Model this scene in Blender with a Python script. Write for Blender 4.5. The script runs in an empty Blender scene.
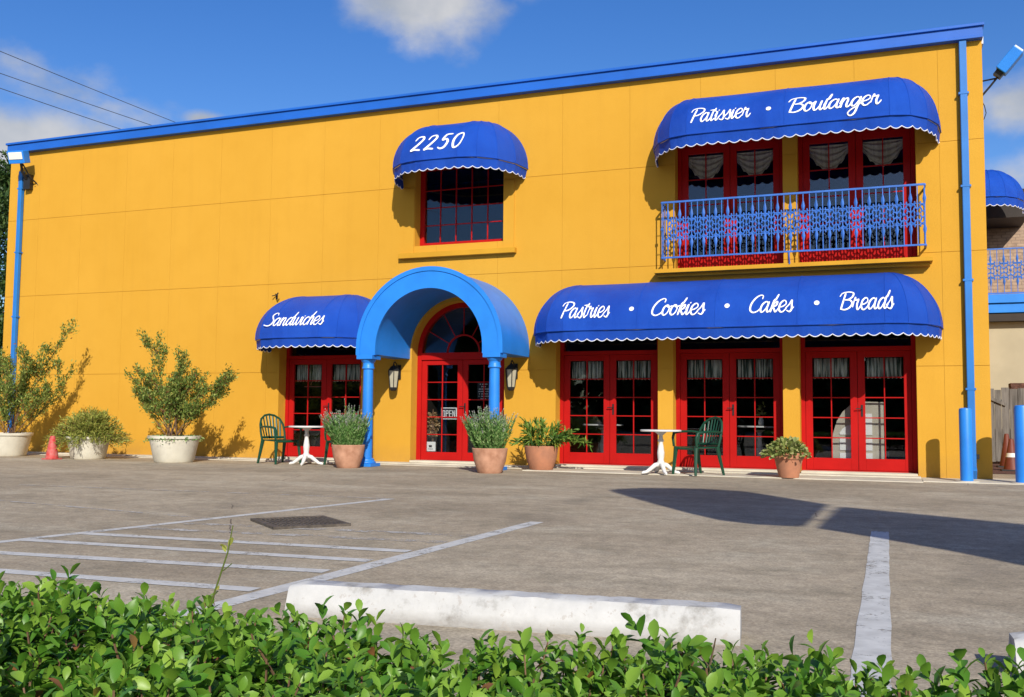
import bpy, math, random
import numpy as np
from mathutils import Vector, Matrix

random.seed(7)
rng = np.random.default_rng(11)
scene = bpy.context.scene
COL = scene.collection
PI = math.pi

# ------------------------------------------------------------------ helpers
def link(o, parent=None):
    COL.objects.link(o)
    if parent is not None:
        o.parent = parent
    return o

def tag(o, label=None, cat=None, group=None, kind=None):
    if label: o['label'] = label
    if cat: o['category'] = cat
    if group: o['group'] = group
    if kind: o['kind'] = kind
    return o

def thing(name, label, cat, loc=(0, 0, 0), rz=0.0, group=None):
    o = bpy.data.objects.new(name, None)
    o.empty_display_size = .2
    link(o)
    o.location = loc
    o.rotation_euler = (0, 0, rz)
    return tag(o, label, cat, group)

def copy_tree(o, parent=None):
    c = o.copy()
    link(c, parent)
    for ch in list(o.children):
        copy_tree(ch, c)
    return c

class MB:
    """collects faces, then links them as one mesh object"""
    def __init__(self):
        self.v = []; self.f = []; self.s = []
    def add(self, vs, fs, smooth=False):
        b = len(self.v)
        self.v.extend([tuple(p) for p in vs])
        for f in fs:
            self.f.append(tuple(i + b for i in f)); self.s.append(smooth)
        return self
    def box(self, x0, x1, y0, y1, z0, z1):
        v = [(x, y, z) for z in (z0, z1) for y in (y0, y1) for x in (x0, x1)]
        return self.add(v, [(0, 2, 3, 1), (4, 5, 7, 6), (0, 1, 5, 4), (2, 6, 7, 3), (0, 4, 6, 2), (1, 3, 7, 5)])
    def obox(self, c, ax, half):
        c = Vector(c); a = [Vector(q) for q in ax]
        v = [c + a[0] * sx * half[0] + a[1] * sy * half[1] + a[2] * sz * half[2]
             for sz in (-1, 1) for sy in (-1, 1) for sx in (-1, 1)]
        return self.add(v, [(0, 2, 3, 1), (4, 5, 7, 6), (0, 1, 5, 4), (2, 6, 7, 3), (0, 4, 6, 2), (1, 3, 7, 5)])
    def tube(self, path, r, n=8, cap=True, smooth=True, flat=1.0):
        P = [Vector(p) for p in path]
        R = r if hasattr(r, '__len__') else [r] * len(P)
        up = Vector((0, 0, 1)); rings = []; last = None
        for i, p in enumerate(P):
            t = (P[min(i + 1, len(P) - 1)] - P[max(i - 1, 0)])
            if t.length < 1e-9: t = up.copy()
            t.normalize()
            if last is None:
                a = t.cross(up)
                if a.length < 1e-3: a = t.cross(Vector((1, 0, 0)))
            else:
                a = last - t * last.dot(t)
                if a.length < 1e-4: a = t.cross(up)
            a.normalize(); last = a
            b = t.cross(a)
            rings.append([p + (a * math.cos(2 * PI * k / n) + b * math.sin(2 * PI * k / n) * flat) * R[i] for k in range(n)])
        vs = [q for ring in rings for q in ring]
        fs = [(i * n + k, i * n + (k + 1) % n, (i + 1) * n + (k + 1) % n, (i + 1) * n + k)
              for i in range(len(P) - 1) for k in range(n)]
        self.add(vs, fs, smooth)
        if cap:
            b = len(self.v) - len(vs)
            self.f.append(tuple(b + k for k in range(n - 1, -1, -1))); self.s.append(False)
            e = b + (len(P) - 1) * n
            self.f.append(tuple(e + k for k in range(n))); self.s.append(False)
        return self
    def lathe(self, prof, c=(0, 0, 0), n=28, smooth=True, wob=0.0, flat=False):
        vs = []; fs = []
        for (r, z) in prof:
            for k in range(n):
                a = 2 * PI * k / n
                rr = r * (1 + wob * math.sin(3 * a + z * 9))
                vs.append((c[0] + rr * math.cos(a), c[1] + rr * math.sin(a), c[2] + z))
        for i in range(len(prof) - 1):
            for k in range(n):
                fs.append((i * n + k, i * n + (k + 1) % n, (i + 1) * n + (k + 1) % n, (i + 1) * n + k))
        if prof[0][0] > 1e-4: fs.append(tuple(range(n - 1, -1, -1)))
        m = (len(prof) - 1) * n
        if prof[-1][0] > 1e-4: fs.append(tuple(m + k for k in range(n)))
        return self.add(vs, fs, smooth)
    def prism(self, poly, y0, y1):
        """poly of (x, z) extruded along y"""
        n = len(poly)
        vs = [(x, y0, z) for x, z in poly] + [(x, y1, z) for x, z in poly]
        fs = [tuple(range(n)), tuple(range(2 * n - 1, n - 1, -1))]
        fs += [(i, i + n, (i + 1) % n + n, (i + 1) % n) for i in range(n)]
        return self.add(vs, fs)
    def build(self, name, mat, parent=None, bevel=0.0, autosmooth=True, seg=2):
        me = bpy.data.meshes.new(name)
        me.from_pydata(self.v, [], self.f)
        me.polygons.foreach_set('use_smooth', self.s)
        for m in (mat if isinstance(mat, (list, tuple)) else [mat]):
            me.materials.append(m)
        me.update()
        import bmesh
        bm = bmesh.new(); bm.from_mesh(me)
        bmesh.ops.recalc_face_normals(bm, faces=bm.faces)
        for e in bm.edges:
            if len(e.link_faces) == 2 and e.calc_face_angle(0) > math.radians(42): e.smooth = False
        bm.to_mesh(me); bm.free()
        o = bpy.data.objects.new(name, me)
        link(o, parent)
        if bevel > 0:
            b = o.modifiers.new('Bevel', 'BEVEL'); b.width = bevel; b.segments = seg; b.limit_method = 'ANGLE'
            b.angle_limit = math.radians(40)
        return o

def fastmesh(name, V, F, mat, parent=None, var=None, smooth=False):
    """V (n,3) floats, F (m,k) quads or triangles; one mesh"""
    me = bpy.data.meshes.new(name)
    m, k = F.shape
    me.vertices.add(len(V)); me.vertices.foreach_set('co', V.astype(np.float32).ravel())
    me.loops.add(m * k); me.loops.foreach_set('vertex_index', F.astype(np.int32).ravel())
    me.polygons.add(m)
    me.polygons.foreach_set('loop_start', np.arange(0, m * k, k, dtype=np.int32))
    if smooth: me.polygons.foreach_set('use_smooth', np.ones(m, dtype=bool))
    if var is not None:
        a = me.attributes.new('var', 'FLOAT', 'POINT'); a.data.foreach_set('value', var.astype(np.float32))
    me.materials.append(mat)
    me.update(calc_edges=True); me.validate()
    o = bpy.data.objects.new(name, me)
    return link(o, parent)

def norm(a):
    return a / np.maximum(np.linalg.norm(a, axis=-1, keepdims=True), 1e-9)

# leaf templates: columns along length (t, half width, lift)
LEAF_OVAL = [(0, .04, 0), (.25, .34, .03), (.55, .5, .04), (.82, .36, .0), (1, .03, -.06)]
LEAF_NARROW = [(0, .3, 0), (.5, .5, .03), (1, .04, -.02)]
LEAF_STRAP = [(0, .4, 0), (.35, .5, .04), (.7, .45, 0), (1, .05, -.12)]

def leaves(P, D, N, L, W, tpl, fold=.25):
    """P base, D direction, N face normal hint, L length, W width"""
    D = norm(D); S = norm(np.cross(D, N)); Nn = np.cross(S, D)
    k = len(tpl); n = len(P)
    V = np.zeros((n, k, 3, 3))
    for i, (t, hw, lift) in enumerate(tpl):
        c = P + D * (L * t)[:, None] + Nn * (L * lift)[:, None]
        V[:, i, 1] = c
        e = Nn * (W * hw * fold)[:, None]
        V[:, i, 0] = c - S * (W * hw)[:, None] + e
        V[:, i, 2] = c + S * (W * hw)[:, None] + e
    f = []
    for i in range(k - 1):
        for j in range(2):
            f.append((i * 3 + j, i * 3 + j + 1, (i + 1) * 3 + j + 1, (i + 1) * 3 + j))
    F = (np.array(f)[None] + (np.arange(n) * k * 3)[:, None, None]).reshape(-1, 4)
    return V.reshape(-1, 3), F, k * 3

# ------------------------------------------------------------------ materials
def nodes(name):
    m = bpy.data.materials.new(name); m.use_nodes = True
    nt = m.node_tree
    return m, nt, nt.nodes, nt.links, nt.nodes['Principled BSDF']

def coord(nt, scale=(1, 1, 1)):
    tc = nt.nodes.new('ShaderNodeTexCoord')
    mp = nt.nodes.new('ShaderNodeMapping')
    mp.inputs['Scale'].default_value = scale
    nt.links.new(tc.outputs['Object'], mp.inputs['Vector'])
    return mp.outputs['Vector']

def noise(nt, vec, scale, detail=4, rough=.55):
    n = nt.nodes.new('ShaderNodeTexNoise')
    n.inputs['Scale'].default_value = scale; n.inputs['Detail'].default_value = detail
    n.inputs['Roughness'].default_value = rough
    nt.links.new(vec, n.inputs['Vector'])
    return n.outputs['Fac']

def ramp(nt, fac, stops):
    r = nt.nodes.new('ShaderNodeValToRGB')
    el = r.color_ramp.elements
    while len(el) < len(stops): el.new(.5)
    for e, (p, c) in zip(el, stops):
        e.position = p; e.color = (*c, 1) if len(c) == 3 else c
    nt.links.new(fac, r.inputs['Fac'])
    return r.outputs['Color']

def mixc(nt, fac, a, b, mode='MIX'):
    m = nt.nodes.new('ShaderNodeMix'); m.data_type = 'RGBA'; m.blend_type = mode
    for s, v in ((m.inputs[0], fac), (m.inputs[6], a), (m.inputs[7], b)):
        if hasattr(v, 'node'): nt.links.new(v, s)
        elif isinstance(v, (int, float)): s.default_value = v
        else: s.default_value = (*v, 1)
    return m.outputs[2]

def math_(nt, op, a, b=0.0, clamp=False):
    m = nt.nodes.new('ShaderNodeMath'); m.operation = op; m.use_clamp = clamp
    for s, v in ((m.inputs[0], a), (m.inputs[1], b)):
        if hasattr(v, 'node'): nt.links.new(v, s)
        else: s.default_value = v
    return m.outputs[0]

def bump(nt, bs, h, strength=.3, dist=.01):
    b = nt.nodes.new('ShaderNodeBump'); b.inputs['Strength'].default_value = strength
    b.inputs['Distance'].default_value = dist
    nt.links.new(h, b.inputs['Height']); nt.links.new(b.outputs['Normal'], bs.inputs['Normal'])

def mat(name, col, rough=.6, vary=.12, vscale=3.0, bscale=0, bstr=.2, bdist=.004, spec=.4, metal=0, col2=None, stretch=(1, 1, 1)):
    m, nt, N, L, bs = nodes(name)
    v = coord(nt, stretch)
    f = noise(nt, v, vscale, 5)
    c2 = col2 or tuple(c * (1 - vary * 1.6) for c in col)
    c1 = tuple(min(1, c * (1 + vary)) for c in col)
    L.new(ramp(nt, f, [(.3, c2), (.68, c1)]), bs.inputs['Base Color'])
    bs.inputs['Roughness'].default_value = rough
    bs.inputs['Specular IOR Level'].default_value = spec
    bs.inputs['Metallic'].default_value = metal
    if bscale: bump(nt, bs, noise(nt, v, bscale, 4), bstr, bdist)
    return m

M = {}
# sun-bleached yellow stucco with a trowelled skin and faint run-off streaks
def stucco():
    m, nt, N, L, bs = nodes('yellow_stucco')
    v = coord(nt)
    big = noise(nt, v, .35, 3); mid = noise(nt, v, 2.3, 5)
    streak = noise(nt, coord(nt, (3.2, 1, .22)), 1.6, 4)
    c = ramp(nt, big, [(.3, (.56, .292, .034)), (.7, (.605, .322, .042))])
    c = mixc(nt, math_(nt, 'MULTIPLY', math_(nt, 'SUBTRACT', mid, .45, True), .55), c, (.48, .235, .020))
    c = mixc(nt, math_(nt, 'MULTIPLY', math_(nt, 'SUBTRACT', streak, .52, True), .55), c, (.44, .225, .030))
    # splash-back dirt along the foot of the wall
    sx = N.new('ShaderNodeSeparateXYZ'); L.new(v, sx.inputs[0])
    foot = math_(nt, 'MULTIPLY', math_(nt, 'SUBTRACT', .38, sx.outputs[2], True), 2.0)
    foot = math_(nt, 'MULTIPLY', foot, noise(nt, v, 4.5, 4), True)
    c = mixc(nt, foot, c, (.32, .18, .06))
    L.new(c, bs.inputs['Base Color']); bs.inputs['Roughness'].default_value = .75
    bs.inputs['Specular IOR Level'].default_value = .03
    h = mixc(nt, .4, noise(nt, v, 55, 3), noise(nt, v, 7, 3))
    bump(nt, bs, h, .5, .008)
    return m
M['stucco'] = stucco()
M['trimyellow'] = mat('yellow_trim_paint', (.56, .29, .028), .6, .06, 2, 40, .15, .003, spec=.05)
M['azure'] = mat('azure_gloss_paint', (.020, .21, .70), .42, .08, 2.5, 30, .06, .002)
M['azure_dull'] = mat('azure_metal_paint', (.020, .17, .52), .45, .12, 1.2, 8, .08, .01)
M['fascia'] = mat('blue_fascia_paint', (.013, .115, .50), .4, .08, 1.0, 2.0, .2, .01)
M['rail'] = mat('blue_rail_paint', (.035, .145, .52), .45, .15, 6)
M['red'] = mat('red_door_paint', (.41, .010, .009), .40, .07, 2.5, 35, .06, .002, spec=.10)
M['white'] = mat('white_paint', (.68, .67, .65), .5, .05, 5)
M['letter'] = mat('white_lettering_paint', (.85, .85, .84), .6, .02, 5)
M['trimwhite'] = mat('white_binding', (.78, .8, .85), .7, .05, 20)
M['tub'] = mat('cream_plastic', (.66, .63, .53), .5, .05, 4, 0, col2=(.52, .48, .39))
M['terracotta'] = mat('terracotta', (.44, .185, .10), .8, .1, 6, 30, .2, .003, col2=(.33, .15, .09))
M['terracotta_pale'] = mat('weathered_terracotta', (.50, .27, .175), .85, .12, 7, 30, .3, .004, col2=(.33, .155, .09))
M['soil'] = mat('potting_soil', (.06, .04, .03), .95, .3, 20, 60, .6, .01)
M['green_plastic'] = mat('dark_green_plastic', (.008, .055, .03), .35, .1, 5)
M['black'] = mat('black_iron', (.015, .015, .016), .45, .1, 10)
M['lampglass'] = mat('frosted_cream_glass', (.42, .39, .29), .25, .05, 8)
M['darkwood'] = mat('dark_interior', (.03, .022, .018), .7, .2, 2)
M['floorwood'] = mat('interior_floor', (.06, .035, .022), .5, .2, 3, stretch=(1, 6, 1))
M['cream_reflection'] = mat('reflection_cream', (.5, .45, .36), .6, .08, 2)
M['wing_wall'] = mat('beige_render', (.41, .355, .245), .8, .06, 1.5, 40, .2, .004)
M['mulch'] = mat('red_brown_mulch', (.11, .05, .035), .95, .4, 12, 40, .8, .03)
M['conered'] = mat('faded_red_cone', (.42, .022, .02), .6, .15, 16, col2=(.46, .15, .13))
M['cone'] = mat('orange_cone', (.15, .035, .02), .55, .1, 6)
M['bark'] = mat('brown_bark', (.12, .08, .05), .9, .25, 8, 30, .6, .01, stretch=(4, 4, 1))
M['twig'] = mat('brown_twig', (.16, .09, .05), .8, .2, 20)
M['wire'] = mat('black_cable', (.06, .06, .065), .6, .1, 3)
M['steel'] = mat('galvanised_steel', (.45, .46, .47), .4, .1, 6, metal=.6)
M['rust'] = mat('rusty_grate_iron', (.10, .082, .066), .8, .3, 12, 40, .4, .004)
M['ivory'] = mat('lamp_lens', (.8, .8, .7), .2, .03, 4)
M['casterwhite'] = mat('caster_panel_white', (.7, .7, .68), .5, .05, 2)
M['sand'] = mat('dried_flower_tan', (.5, .33, .16), .8, .2, 20)
M['paper'] = mat('white_paper', (.8, .8, .78), .7, .03, 8)
M['ink'] = mat('black_ink', (.03, .03, .035), .7, .05, 8)
M['neonred'] = mat('pale_red_neon_tube', (.45, .12, .12), .3, .05, 8)

def wood_fence():
    m, nt, N, L, bs = nodes('grey_weathered_boards')
    v = coord(nt, (9, 9, .7))
    c = ramp(nt, noise(nt, v, 1.6, 6, .65), [(.3, (.05, .045, .04)), (.7, (.22, .20, .18))])
    L.new(c, bs.inputs['Base Color']); bs.inputs['Roughness'].default_value = .9
    bump(nt, bs, noise(nt, v, 6, 4), .3, .005)
    return m
M['fence'] = wood_fence()

def fabric():
    m, nt, N, L, bs = nodes('blue_awning_fabric')
    v = coord(nt)
    f = noise(nt, coord(nt, (1, 1, .5)), 1.8, 4)
    L.new(ramp(nt, f, [(.3, (.008, .057, .39)), (.7, (.013, .084, .49))]), bs.inputs['Base Color'])
    bs.inputs['Roughness'].default_value = .5
    bs.inputs['Specular IOR Level'].default_value = .15
    h = mixc(nt, .25, noise(nt, coord(nt, (1, 1, .3)), 4.5, 4), noise(nt, v, 260, 2))
    bump(nt, bs, h, .6, .09)
    return m
M['fabric'] = fabric()

def glass():
    m = bpy.data.materials.new('window_glass'); m.use_nodes = True
    nt = m.node_tree; N = nt.nodes; L = nt.links
    N.remove(N['Principled BSDF'])
    out = N['Material Output']
    tr = N.new('ShaderNodeBsdfTransparent'); tr.inputs[0].default_value = (.86, .88, .89, 1)
    gl = N.new('ShaderNodeBsdfGlossy'); gl.inputs['Roughness'].default_value = .015
    gl.inputs[0].default_value = (.9, .95, 1, 1)
    lw = N.new('ShaderNodeLayerWeight'); lw.inputs['Blend'].default_value = .5
    f = math_(nt, 'ADD', math_(nt, 'MULTIPLY', math_(nt, 'POWER', lw.outputs['Facing'], 4.0), .9), .045, True)
    mx = N.new('ShaderNodeMixShader')
    L.new(f, mx.inputs[0]); L.new(tr.outputs[0], mx.inputs[1]); L.new(gl.outputs[0], mx.inputs[2])
    L.new(mx.outputs[0], out.inputs['Surface'])
    # slightly wavy panes
    b = N.new('ShaderNodeBump'); b.inputs['Strength'].default_value = .05; b.inputs['Distance'].default_value = .01
    L.new(noise(nt, coord(nt), 2.2, 1), b.inputs['Height']); L.new(b.outputs[0], gl.inputs['Normal'])
    return m
M['glass'] = glass()

def curtain(c1, c2, name):
    m, nt, N, L, bs = nodes(name)
    v = coord(nt, (1, 1, .05))
    L.new(ramp(nt, noise(nt, v, 26, 2), [(.42, c2), (.55, c1)]), bs.inputs['Base Color'])
    bs.inputs['Roughness'].default_value = .9
    return m
M['curtain'] = curtain((.82, .85, .75), (.07, .11, .09), 'striped_curtain')
M['swag'] = curtain((.80, .76, .62), (.62, .56, .44), 'cream_swag')

def leafmat(name, a, b, c, trans=.3, rough=.45, spec=.4):
    """a, b, c leaf colours spread over the 'var' attribute"""
    m, nt, N, L, bs = nodes(name)
    at = N.new('ShaderNodeAttribute'); at.attribute_name = 'var'
    col = ramp(nt, at.outputs['Fac'], [(0, a), (.45, b), (.9, c), (.955, c), (.965, (.22, .09, .03)), (1, (.30, .13, .05))])
    L.new(col, bs.inputs['Base Color'])
    bs.inputs['Roughness'].default_value = rough; bs.inputs['Specular IOR Level'].default_value = spec
    tl = N.new('ShaderNodeBsdfTranslucent'); L.new(col, tl.inputs[0])
    mx = N.new('ShaderNodeMixShader'); mx.inputs[0].default_value = trans
    L.new(bs.outputs[0], mx.inputs[1]); L.new(tl.outputs[0], mx.inputs[2])
    L.new(mx.outputs[0], N['Material Output'].inputs['Surface'])
    return m
M['hedge'] = leafmat('hedge_leaf', (.022, .085, .010), (.085, .225, .020), (.27, .43, .05), .3, .40, .4)
M['shrub'] = leafmat('shrub_leaf', (.07, .125, .022), (.17, .25, .045), (.36, .39, .085), .3, .6)
M['mound'] = leafmat('mound_leaf', (.14, .19, .03), (.30, .34, .06), (.46, .44, .10), .3, .6)
M['lavender'] = leafmat('lavender_leaf', (.06, .17, .035), (.17, .33, .08), (.34, .46, .18), .25, .6)
M['lavtip'] = leafmat('lavender_tip', (.30, .30, .28), (.38, .38, .34), (.46, .44, .42), .2, .8)
M['strap'] = leafmat('strap_leaf', (.05, .13, .02), (.13, .25, .035), (.30, .38, .07), .3, .45)
M['geranium'] = leafmat('broad_leaf', (.12, .18, .04), (.26, .31, .08), (.50, .50, .22), .3, .5)
M['tree'] = leafmat('tree_leaf', (.018, .05, .012), (.04, .09, .02), (.09, .14, .03), .25, .5)

def pavement():
    m, nt, N, L, bs = nodes('worn_tan_concrete')
    v = coord(nt)
    big = noise(nt, coord(nt, (.6, 1, 1)), .55, 5, .6)
    mid = noise(nt, coord(nt, (.8, 1.1, 1)), 2.4, 6, .65)
    fine = noise(nt, v, 60, 4, .7); grit = noise(nt, v, 260, 2, .6)
    c = ramp(nt, big, [(.28, (.255, .213, .155)), (.5, (.365, .308, .228)), (.72, (.445, .388, .295))])
    c = mixc(nt, math_(nt, 'MULTIPLY', math_(nt, 'SUBTRACT', mid, .45, True), 2.4, True), c, (.20, .175, .125))
    pale = noise(nt, coord(nt, (.7, 1.1, 1)), 1.1, 5, .6)
    c = mixc(nt, math_(nt, 'MULTIPLY', math_(nt, 'SUBTRACT', pale, .54, True), 2.6, True), c, (.54, .495, .395))
    c = mixc(nt, .75, c, ramp(nt, noise(nt, v, 11, 6, .7), [(.3, (.34, .34, .34)), (.7, (.66, .66, .65))]), 'OVERLAY')
    c = mixc(nt, .75, c, ramp(nt, fine, [(.3, (.25, .24, .23)), (.7, (.74, .73, .71))]), 'OVERLAY')
    oil = math_(nt, 'MULTIPLY', math_(nt, 'SUBTRACT', noise(nt, coord(nt, (1, .45, 1)), .9, 4, .5), .60, True), 5.0, True)
    c = mixc(nt, math_(nt, 'MULTIPLY', oil, .55), c, (.10, .09, .075))
    sp = math_(nt, 'GREATER_THAN', grit, .70)
    c = mixc(nt, math_(nt, 'MULTIPLY', sp, .55), c, (.05, .045, .04))
    sp2 = math_(nt, 'GREATER_THAN', noise(nt, v, 190, 2, .6), .70)
    c = mixc(nt, math_(nt, 'MULTIPLY', sp2, .3), c, (.5, .44, .37))
    # hairline cracks
    vo = N.new('ShaderNodeTexVoronoi'); vo.feature = 'DISTANCE_TO_EDGE'; vo.inputs['Scale'].default_value = .22
    wv = N.new('ShaderNodeMix'); wv.data_type = 'VECTOR'; wv.inputs[0].default_value = .09
    nz = N.new('ShaderNodeTexNoise'); nz.inputs['Scale'].default_value = 2.0; nz.inputs['Detail'].default_value = 5
    L.new(v, nz.inputs['Vector']); L.new(v, wv.inputs[4]); L.new(nz.outputs['Color'], wv.inputs[5])
    L.new(wv.outputs[1], vo.inputs['Vector'])
    cr = math_(nt, 'LESS_THAN', vo.outputs['Distance'], .0011)
    cr = math_(nt, 'MULTIPLY', cr, math_(nt, 'GREATER_THAN', noise(nt, v, .5, 2), .54))
    c = mixc(nt, math_(nt, 'MULTIPLY', cr, .75), c, (.07, .055, .045))
    L.new(c, bs.inputs['Base Color']); bs.inputs['Roughness'].default_value = .85
    bs.inputs['Specular IOR Level'].default_value = .3
    bump(nt, bs, mixc(nt, .5, fine, grit), .45, .006)
    return m
M['lot'] = pavement()
M['walk'] = mat('pale_walk_concrete', (.54, .495, .395), .85, .12, 2.5, 60, .3, .004)

def stripe(name, wear, col=(.66, .67, .68)):
    m, nt, N, L, bs = nodes(name)
    v = coord(nt)
    bs.inputs['Base Color'].default_value = (*col, 1); bs.inputs['Roughness'].default_value = .7
    c = ramp(nt, noise(nt, v, 9, 4), [(.3, tuple(q * .72 for q in col)), (.7, col)])
    L.new(c, bs.inputs['Base Color'])
    w = mixc(nt, .5, noise(nt, v, 38, 6, .7), noise(nt, v, 5, 4, .6))
    tr = N.new('ShaderNodeBsdfTransparent'); mx = N.new('ShaderNodeMixShader')
    mr = N.new('ShaderNodeMapRange'); mr.inputs[1].default_value = wear - .03; mr.inputs[2].default_value = wear + .05
    L.new(w, mr.inputs[0])
    L.new(mr.outputs[0], mx.inputs[0]); L.new(tr.outputs[0], mx.inputs[1]); L.new(bs.outputs[0], mx.inputs[2])
    L.new(mx.outputs[0], N['Material Output'].inputs['Surface'])
    return m
M['stripe'] = stripe('worn_white_line_paint', .405, (.60, .60, .575))
M['stripe_faint'] = stripe('faded_white_line_paint', .50, (.52, .50, .46))

def wheelstop():
    m, nt, N, L, bs = nodes('chipped_white_concrete')
    v = coord(nt)
    c = ramp(nt, noise(nt, v, 7, 6, .65), [(.30, (.24, .23, .21)), (.45, (.46, .46, .45)), (.7, (.53, .53, .52))])
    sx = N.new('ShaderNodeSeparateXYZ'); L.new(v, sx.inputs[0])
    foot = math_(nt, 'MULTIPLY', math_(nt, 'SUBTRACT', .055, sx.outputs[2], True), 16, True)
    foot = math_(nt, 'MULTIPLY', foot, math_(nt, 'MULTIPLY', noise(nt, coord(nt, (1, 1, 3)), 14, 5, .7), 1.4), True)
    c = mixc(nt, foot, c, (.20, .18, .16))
    chip = math_(nt, 'GREATER_THAN', noise(nt, v, 26, 5, .7), .61)
    c = mixc(nt, math_(nt, 'MULTIPLY', chip, .55), c, (.36, .33, .30))
    L.new(c, bs.inputs['Base Color']); bs.inputs['Roughness'].default_value = .8
    bump(nt, bs, mixc(nt, .5, noise(nt, v, 30, 5), noise(nt, v, 6, 3)), .5, .012)
    return m
M['stop'] = wheelstop()

def shingles():
    m, nt, N, L, bs = nodes('brown_shingles')
    v = coord(nt)
    b = N.new('ShaderNodeTexBrick'); b.inputs['Scale'].default_value = 1.0
    b.inputs['Brick Width'].default_value = .2; b.inputs['Row Height'].default_value = .085
    b.inputs['Mortar Size'].default_value = .012
    b.inputs['Color1'].default_value = (.42, .30, .21, 1); b.inputs['Color2'].default_value = (.30, .20, .14, 1)
    b.inputs['Mortar'].default_value = (.22, .15, .11, 1)
    mp = N.new('ShaderNodeMapping'); mp.inputs['Rotation'].default_value = (PI / 2, 0, 0)
    L.new(v, mp.inputs[0]); L.new(mp.outputs[0], b.inputs['Vector'])
    c = mixc(nt, .35, b.outputs['Color'], ramp(nt, noise(nt, v, 9, 4), [(.3, (.1, .07, .05)), (.7, (.42, .30, .2))]))
    L.new(c, bs.inputs['Base Color']); bs.inputs['Roughness'].default_value = .9
    return m
M['shingle'] = shingles()

# ------------------------------------------------------------------ camera
cam_d = bpy.data.cameras.new('camera'); cam = bpy.data.objects.new('camera', cam_d); COL.objects.link(cam)
R = Vector((0.9328837, 0.3600633, 0.0090792)); U = Vector((0.0171093, -0.0694791, 0.9974364)); FW = Vector((-0.3597711, 0.9303371, 0.0709764))
mw = Matrix(((R.x, U.x, -FW.x, 0), (R.y, U.y, -FW.y, -15.7269), (R.z, U.z, -FW.z, .835), (0, 0, 0, 1)))
cam.matrix_world = mw
cam_d.sensor_width = 36; cam_d.lens = 975 / 1024 * 36
cam_d.clip_start = .05; cam_d.clip_end = 2000
scene.camera = cam

# ------------------------------------------------------------------ light and sky
SUN = Vector((.54, -1, .66)).normalized()
sd = bpy.data.lights.new('sun', 'SUN'); so = bpy.data.objects.new('sun', sd); COL.objects.link(so)
sd.energy = 5.0; sd.angle = math.radians(.53); sd.color = (1, .94, .83)
so.rotation_euler = SUN.to_track_quat('Z', 'Y').to_euler()
so.location = (10, -30, 20)
W = bpy.data.worlds.new('World'); scene.world = W; W.use_nodes = True
wn = W.node_tree; N = wn.nodes; L = wn.links
bg = N['Background']
sky = N.new('ShaderNodeTexSky'); sky.sky_type = 'NISHITA'; sky.sun_disc = False
sky.sun_elevation = math.asin(SUN.z); sky.sun_rotation = math.atan2(SUN.x, SUN.y)
sky.altitude = 100; sky.air_density = 1.0; sky.dust_density = .8; sky.ozone_density = 3.0
tc = N.new('ShaderNodeTexCoord')
def vmath(op, a, b=None):
    n = N.new('ShaderNodeVectorMath'); n.operation = op
    for i, v in ((0, a), (1, b)):
        if v is None: continue
        if hasattr(v, 'node'): L.new(v, n.inputs[i])
        else: n.inputs[i].default_value = v
    return n.outputs['Value'] if op in ('LENGTH', 'DOT_PRODUCT') else n.outputs[0]
nz = N.new('ShaderNodeTexNoise'); nz.inputs['Scale'].default_value = 9; nz.inputs['Detail'].default_value = 9; nz.inputs['Roughness'].default_value = .58
mpw = N.new('ShaderNodeMapping'); mpw.inputs['Scale'].default_value = (1, 1, 1.5)
L.new(tc.outputs['Generated'], mpw.inputs[0]); L.new(mpw.outputs[0], nz.inputs['Vector'])
def azel(az, el):
    a, e = math.radians(az), math.radians(el)
    return Vector((math.sin(a) * math.cos(e), math.cos(a) * math.cos(e), math.sin(e)))
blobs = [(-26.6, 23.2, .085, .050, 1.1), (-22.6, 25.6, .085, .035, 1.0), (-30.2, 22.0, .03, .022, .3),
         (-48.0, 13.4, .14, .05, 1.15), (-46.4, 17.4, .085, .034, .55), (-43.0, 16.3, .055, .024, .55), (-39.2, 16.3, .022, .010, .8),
         (6.5, 16.3, .06, .035, .75), (7.0, 13.2, .06, .03, .6), (115, 26, .6, .20, 1.1), (-115, 26, .6, .20, 1.1), (180, 26, .8, .18, 1.1), (20, 14, .2, .07, .9), (60, 22, .3, .1, .9), (-75, 18, .25, .08, .9),  # wide blobs behind the camera: unseen clouds added to whiten the ambient light
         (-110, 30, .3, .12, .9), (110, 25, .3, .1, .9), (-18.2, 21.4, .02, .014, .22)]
tot = None
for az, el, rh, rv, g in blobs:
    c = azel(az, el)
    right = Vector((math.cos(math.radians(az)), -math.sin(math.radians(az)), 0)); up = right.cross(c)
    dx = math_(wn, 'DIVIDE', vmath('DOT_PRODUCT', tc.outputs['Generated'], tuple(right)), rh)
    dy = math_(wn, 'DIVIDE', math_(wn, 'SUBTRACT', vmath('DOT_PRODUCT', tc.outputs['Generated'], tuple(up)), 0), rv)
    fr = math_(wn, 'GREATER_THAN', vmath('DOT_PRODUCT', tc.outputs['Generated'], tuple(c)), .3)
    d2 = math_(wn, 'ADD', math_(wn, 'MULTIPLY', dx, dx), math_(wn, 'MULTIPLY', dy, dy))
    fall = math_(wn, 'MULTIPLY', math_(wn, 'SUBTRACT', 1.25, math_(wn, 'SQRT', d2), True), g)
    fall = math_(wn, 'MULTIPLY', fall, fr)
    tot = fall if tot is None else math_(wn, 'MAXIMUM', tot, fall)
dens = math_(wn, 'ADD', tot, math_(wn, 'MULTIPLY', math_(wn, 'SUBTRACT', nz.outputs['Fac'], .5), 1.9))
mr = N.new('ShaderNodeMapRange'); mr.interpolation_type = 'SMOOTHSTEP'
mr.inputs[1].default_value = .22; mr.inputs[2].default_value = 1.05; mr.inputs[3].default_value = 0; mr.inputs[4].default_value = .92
L.new(dens, mr.inputs[0])
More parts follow.
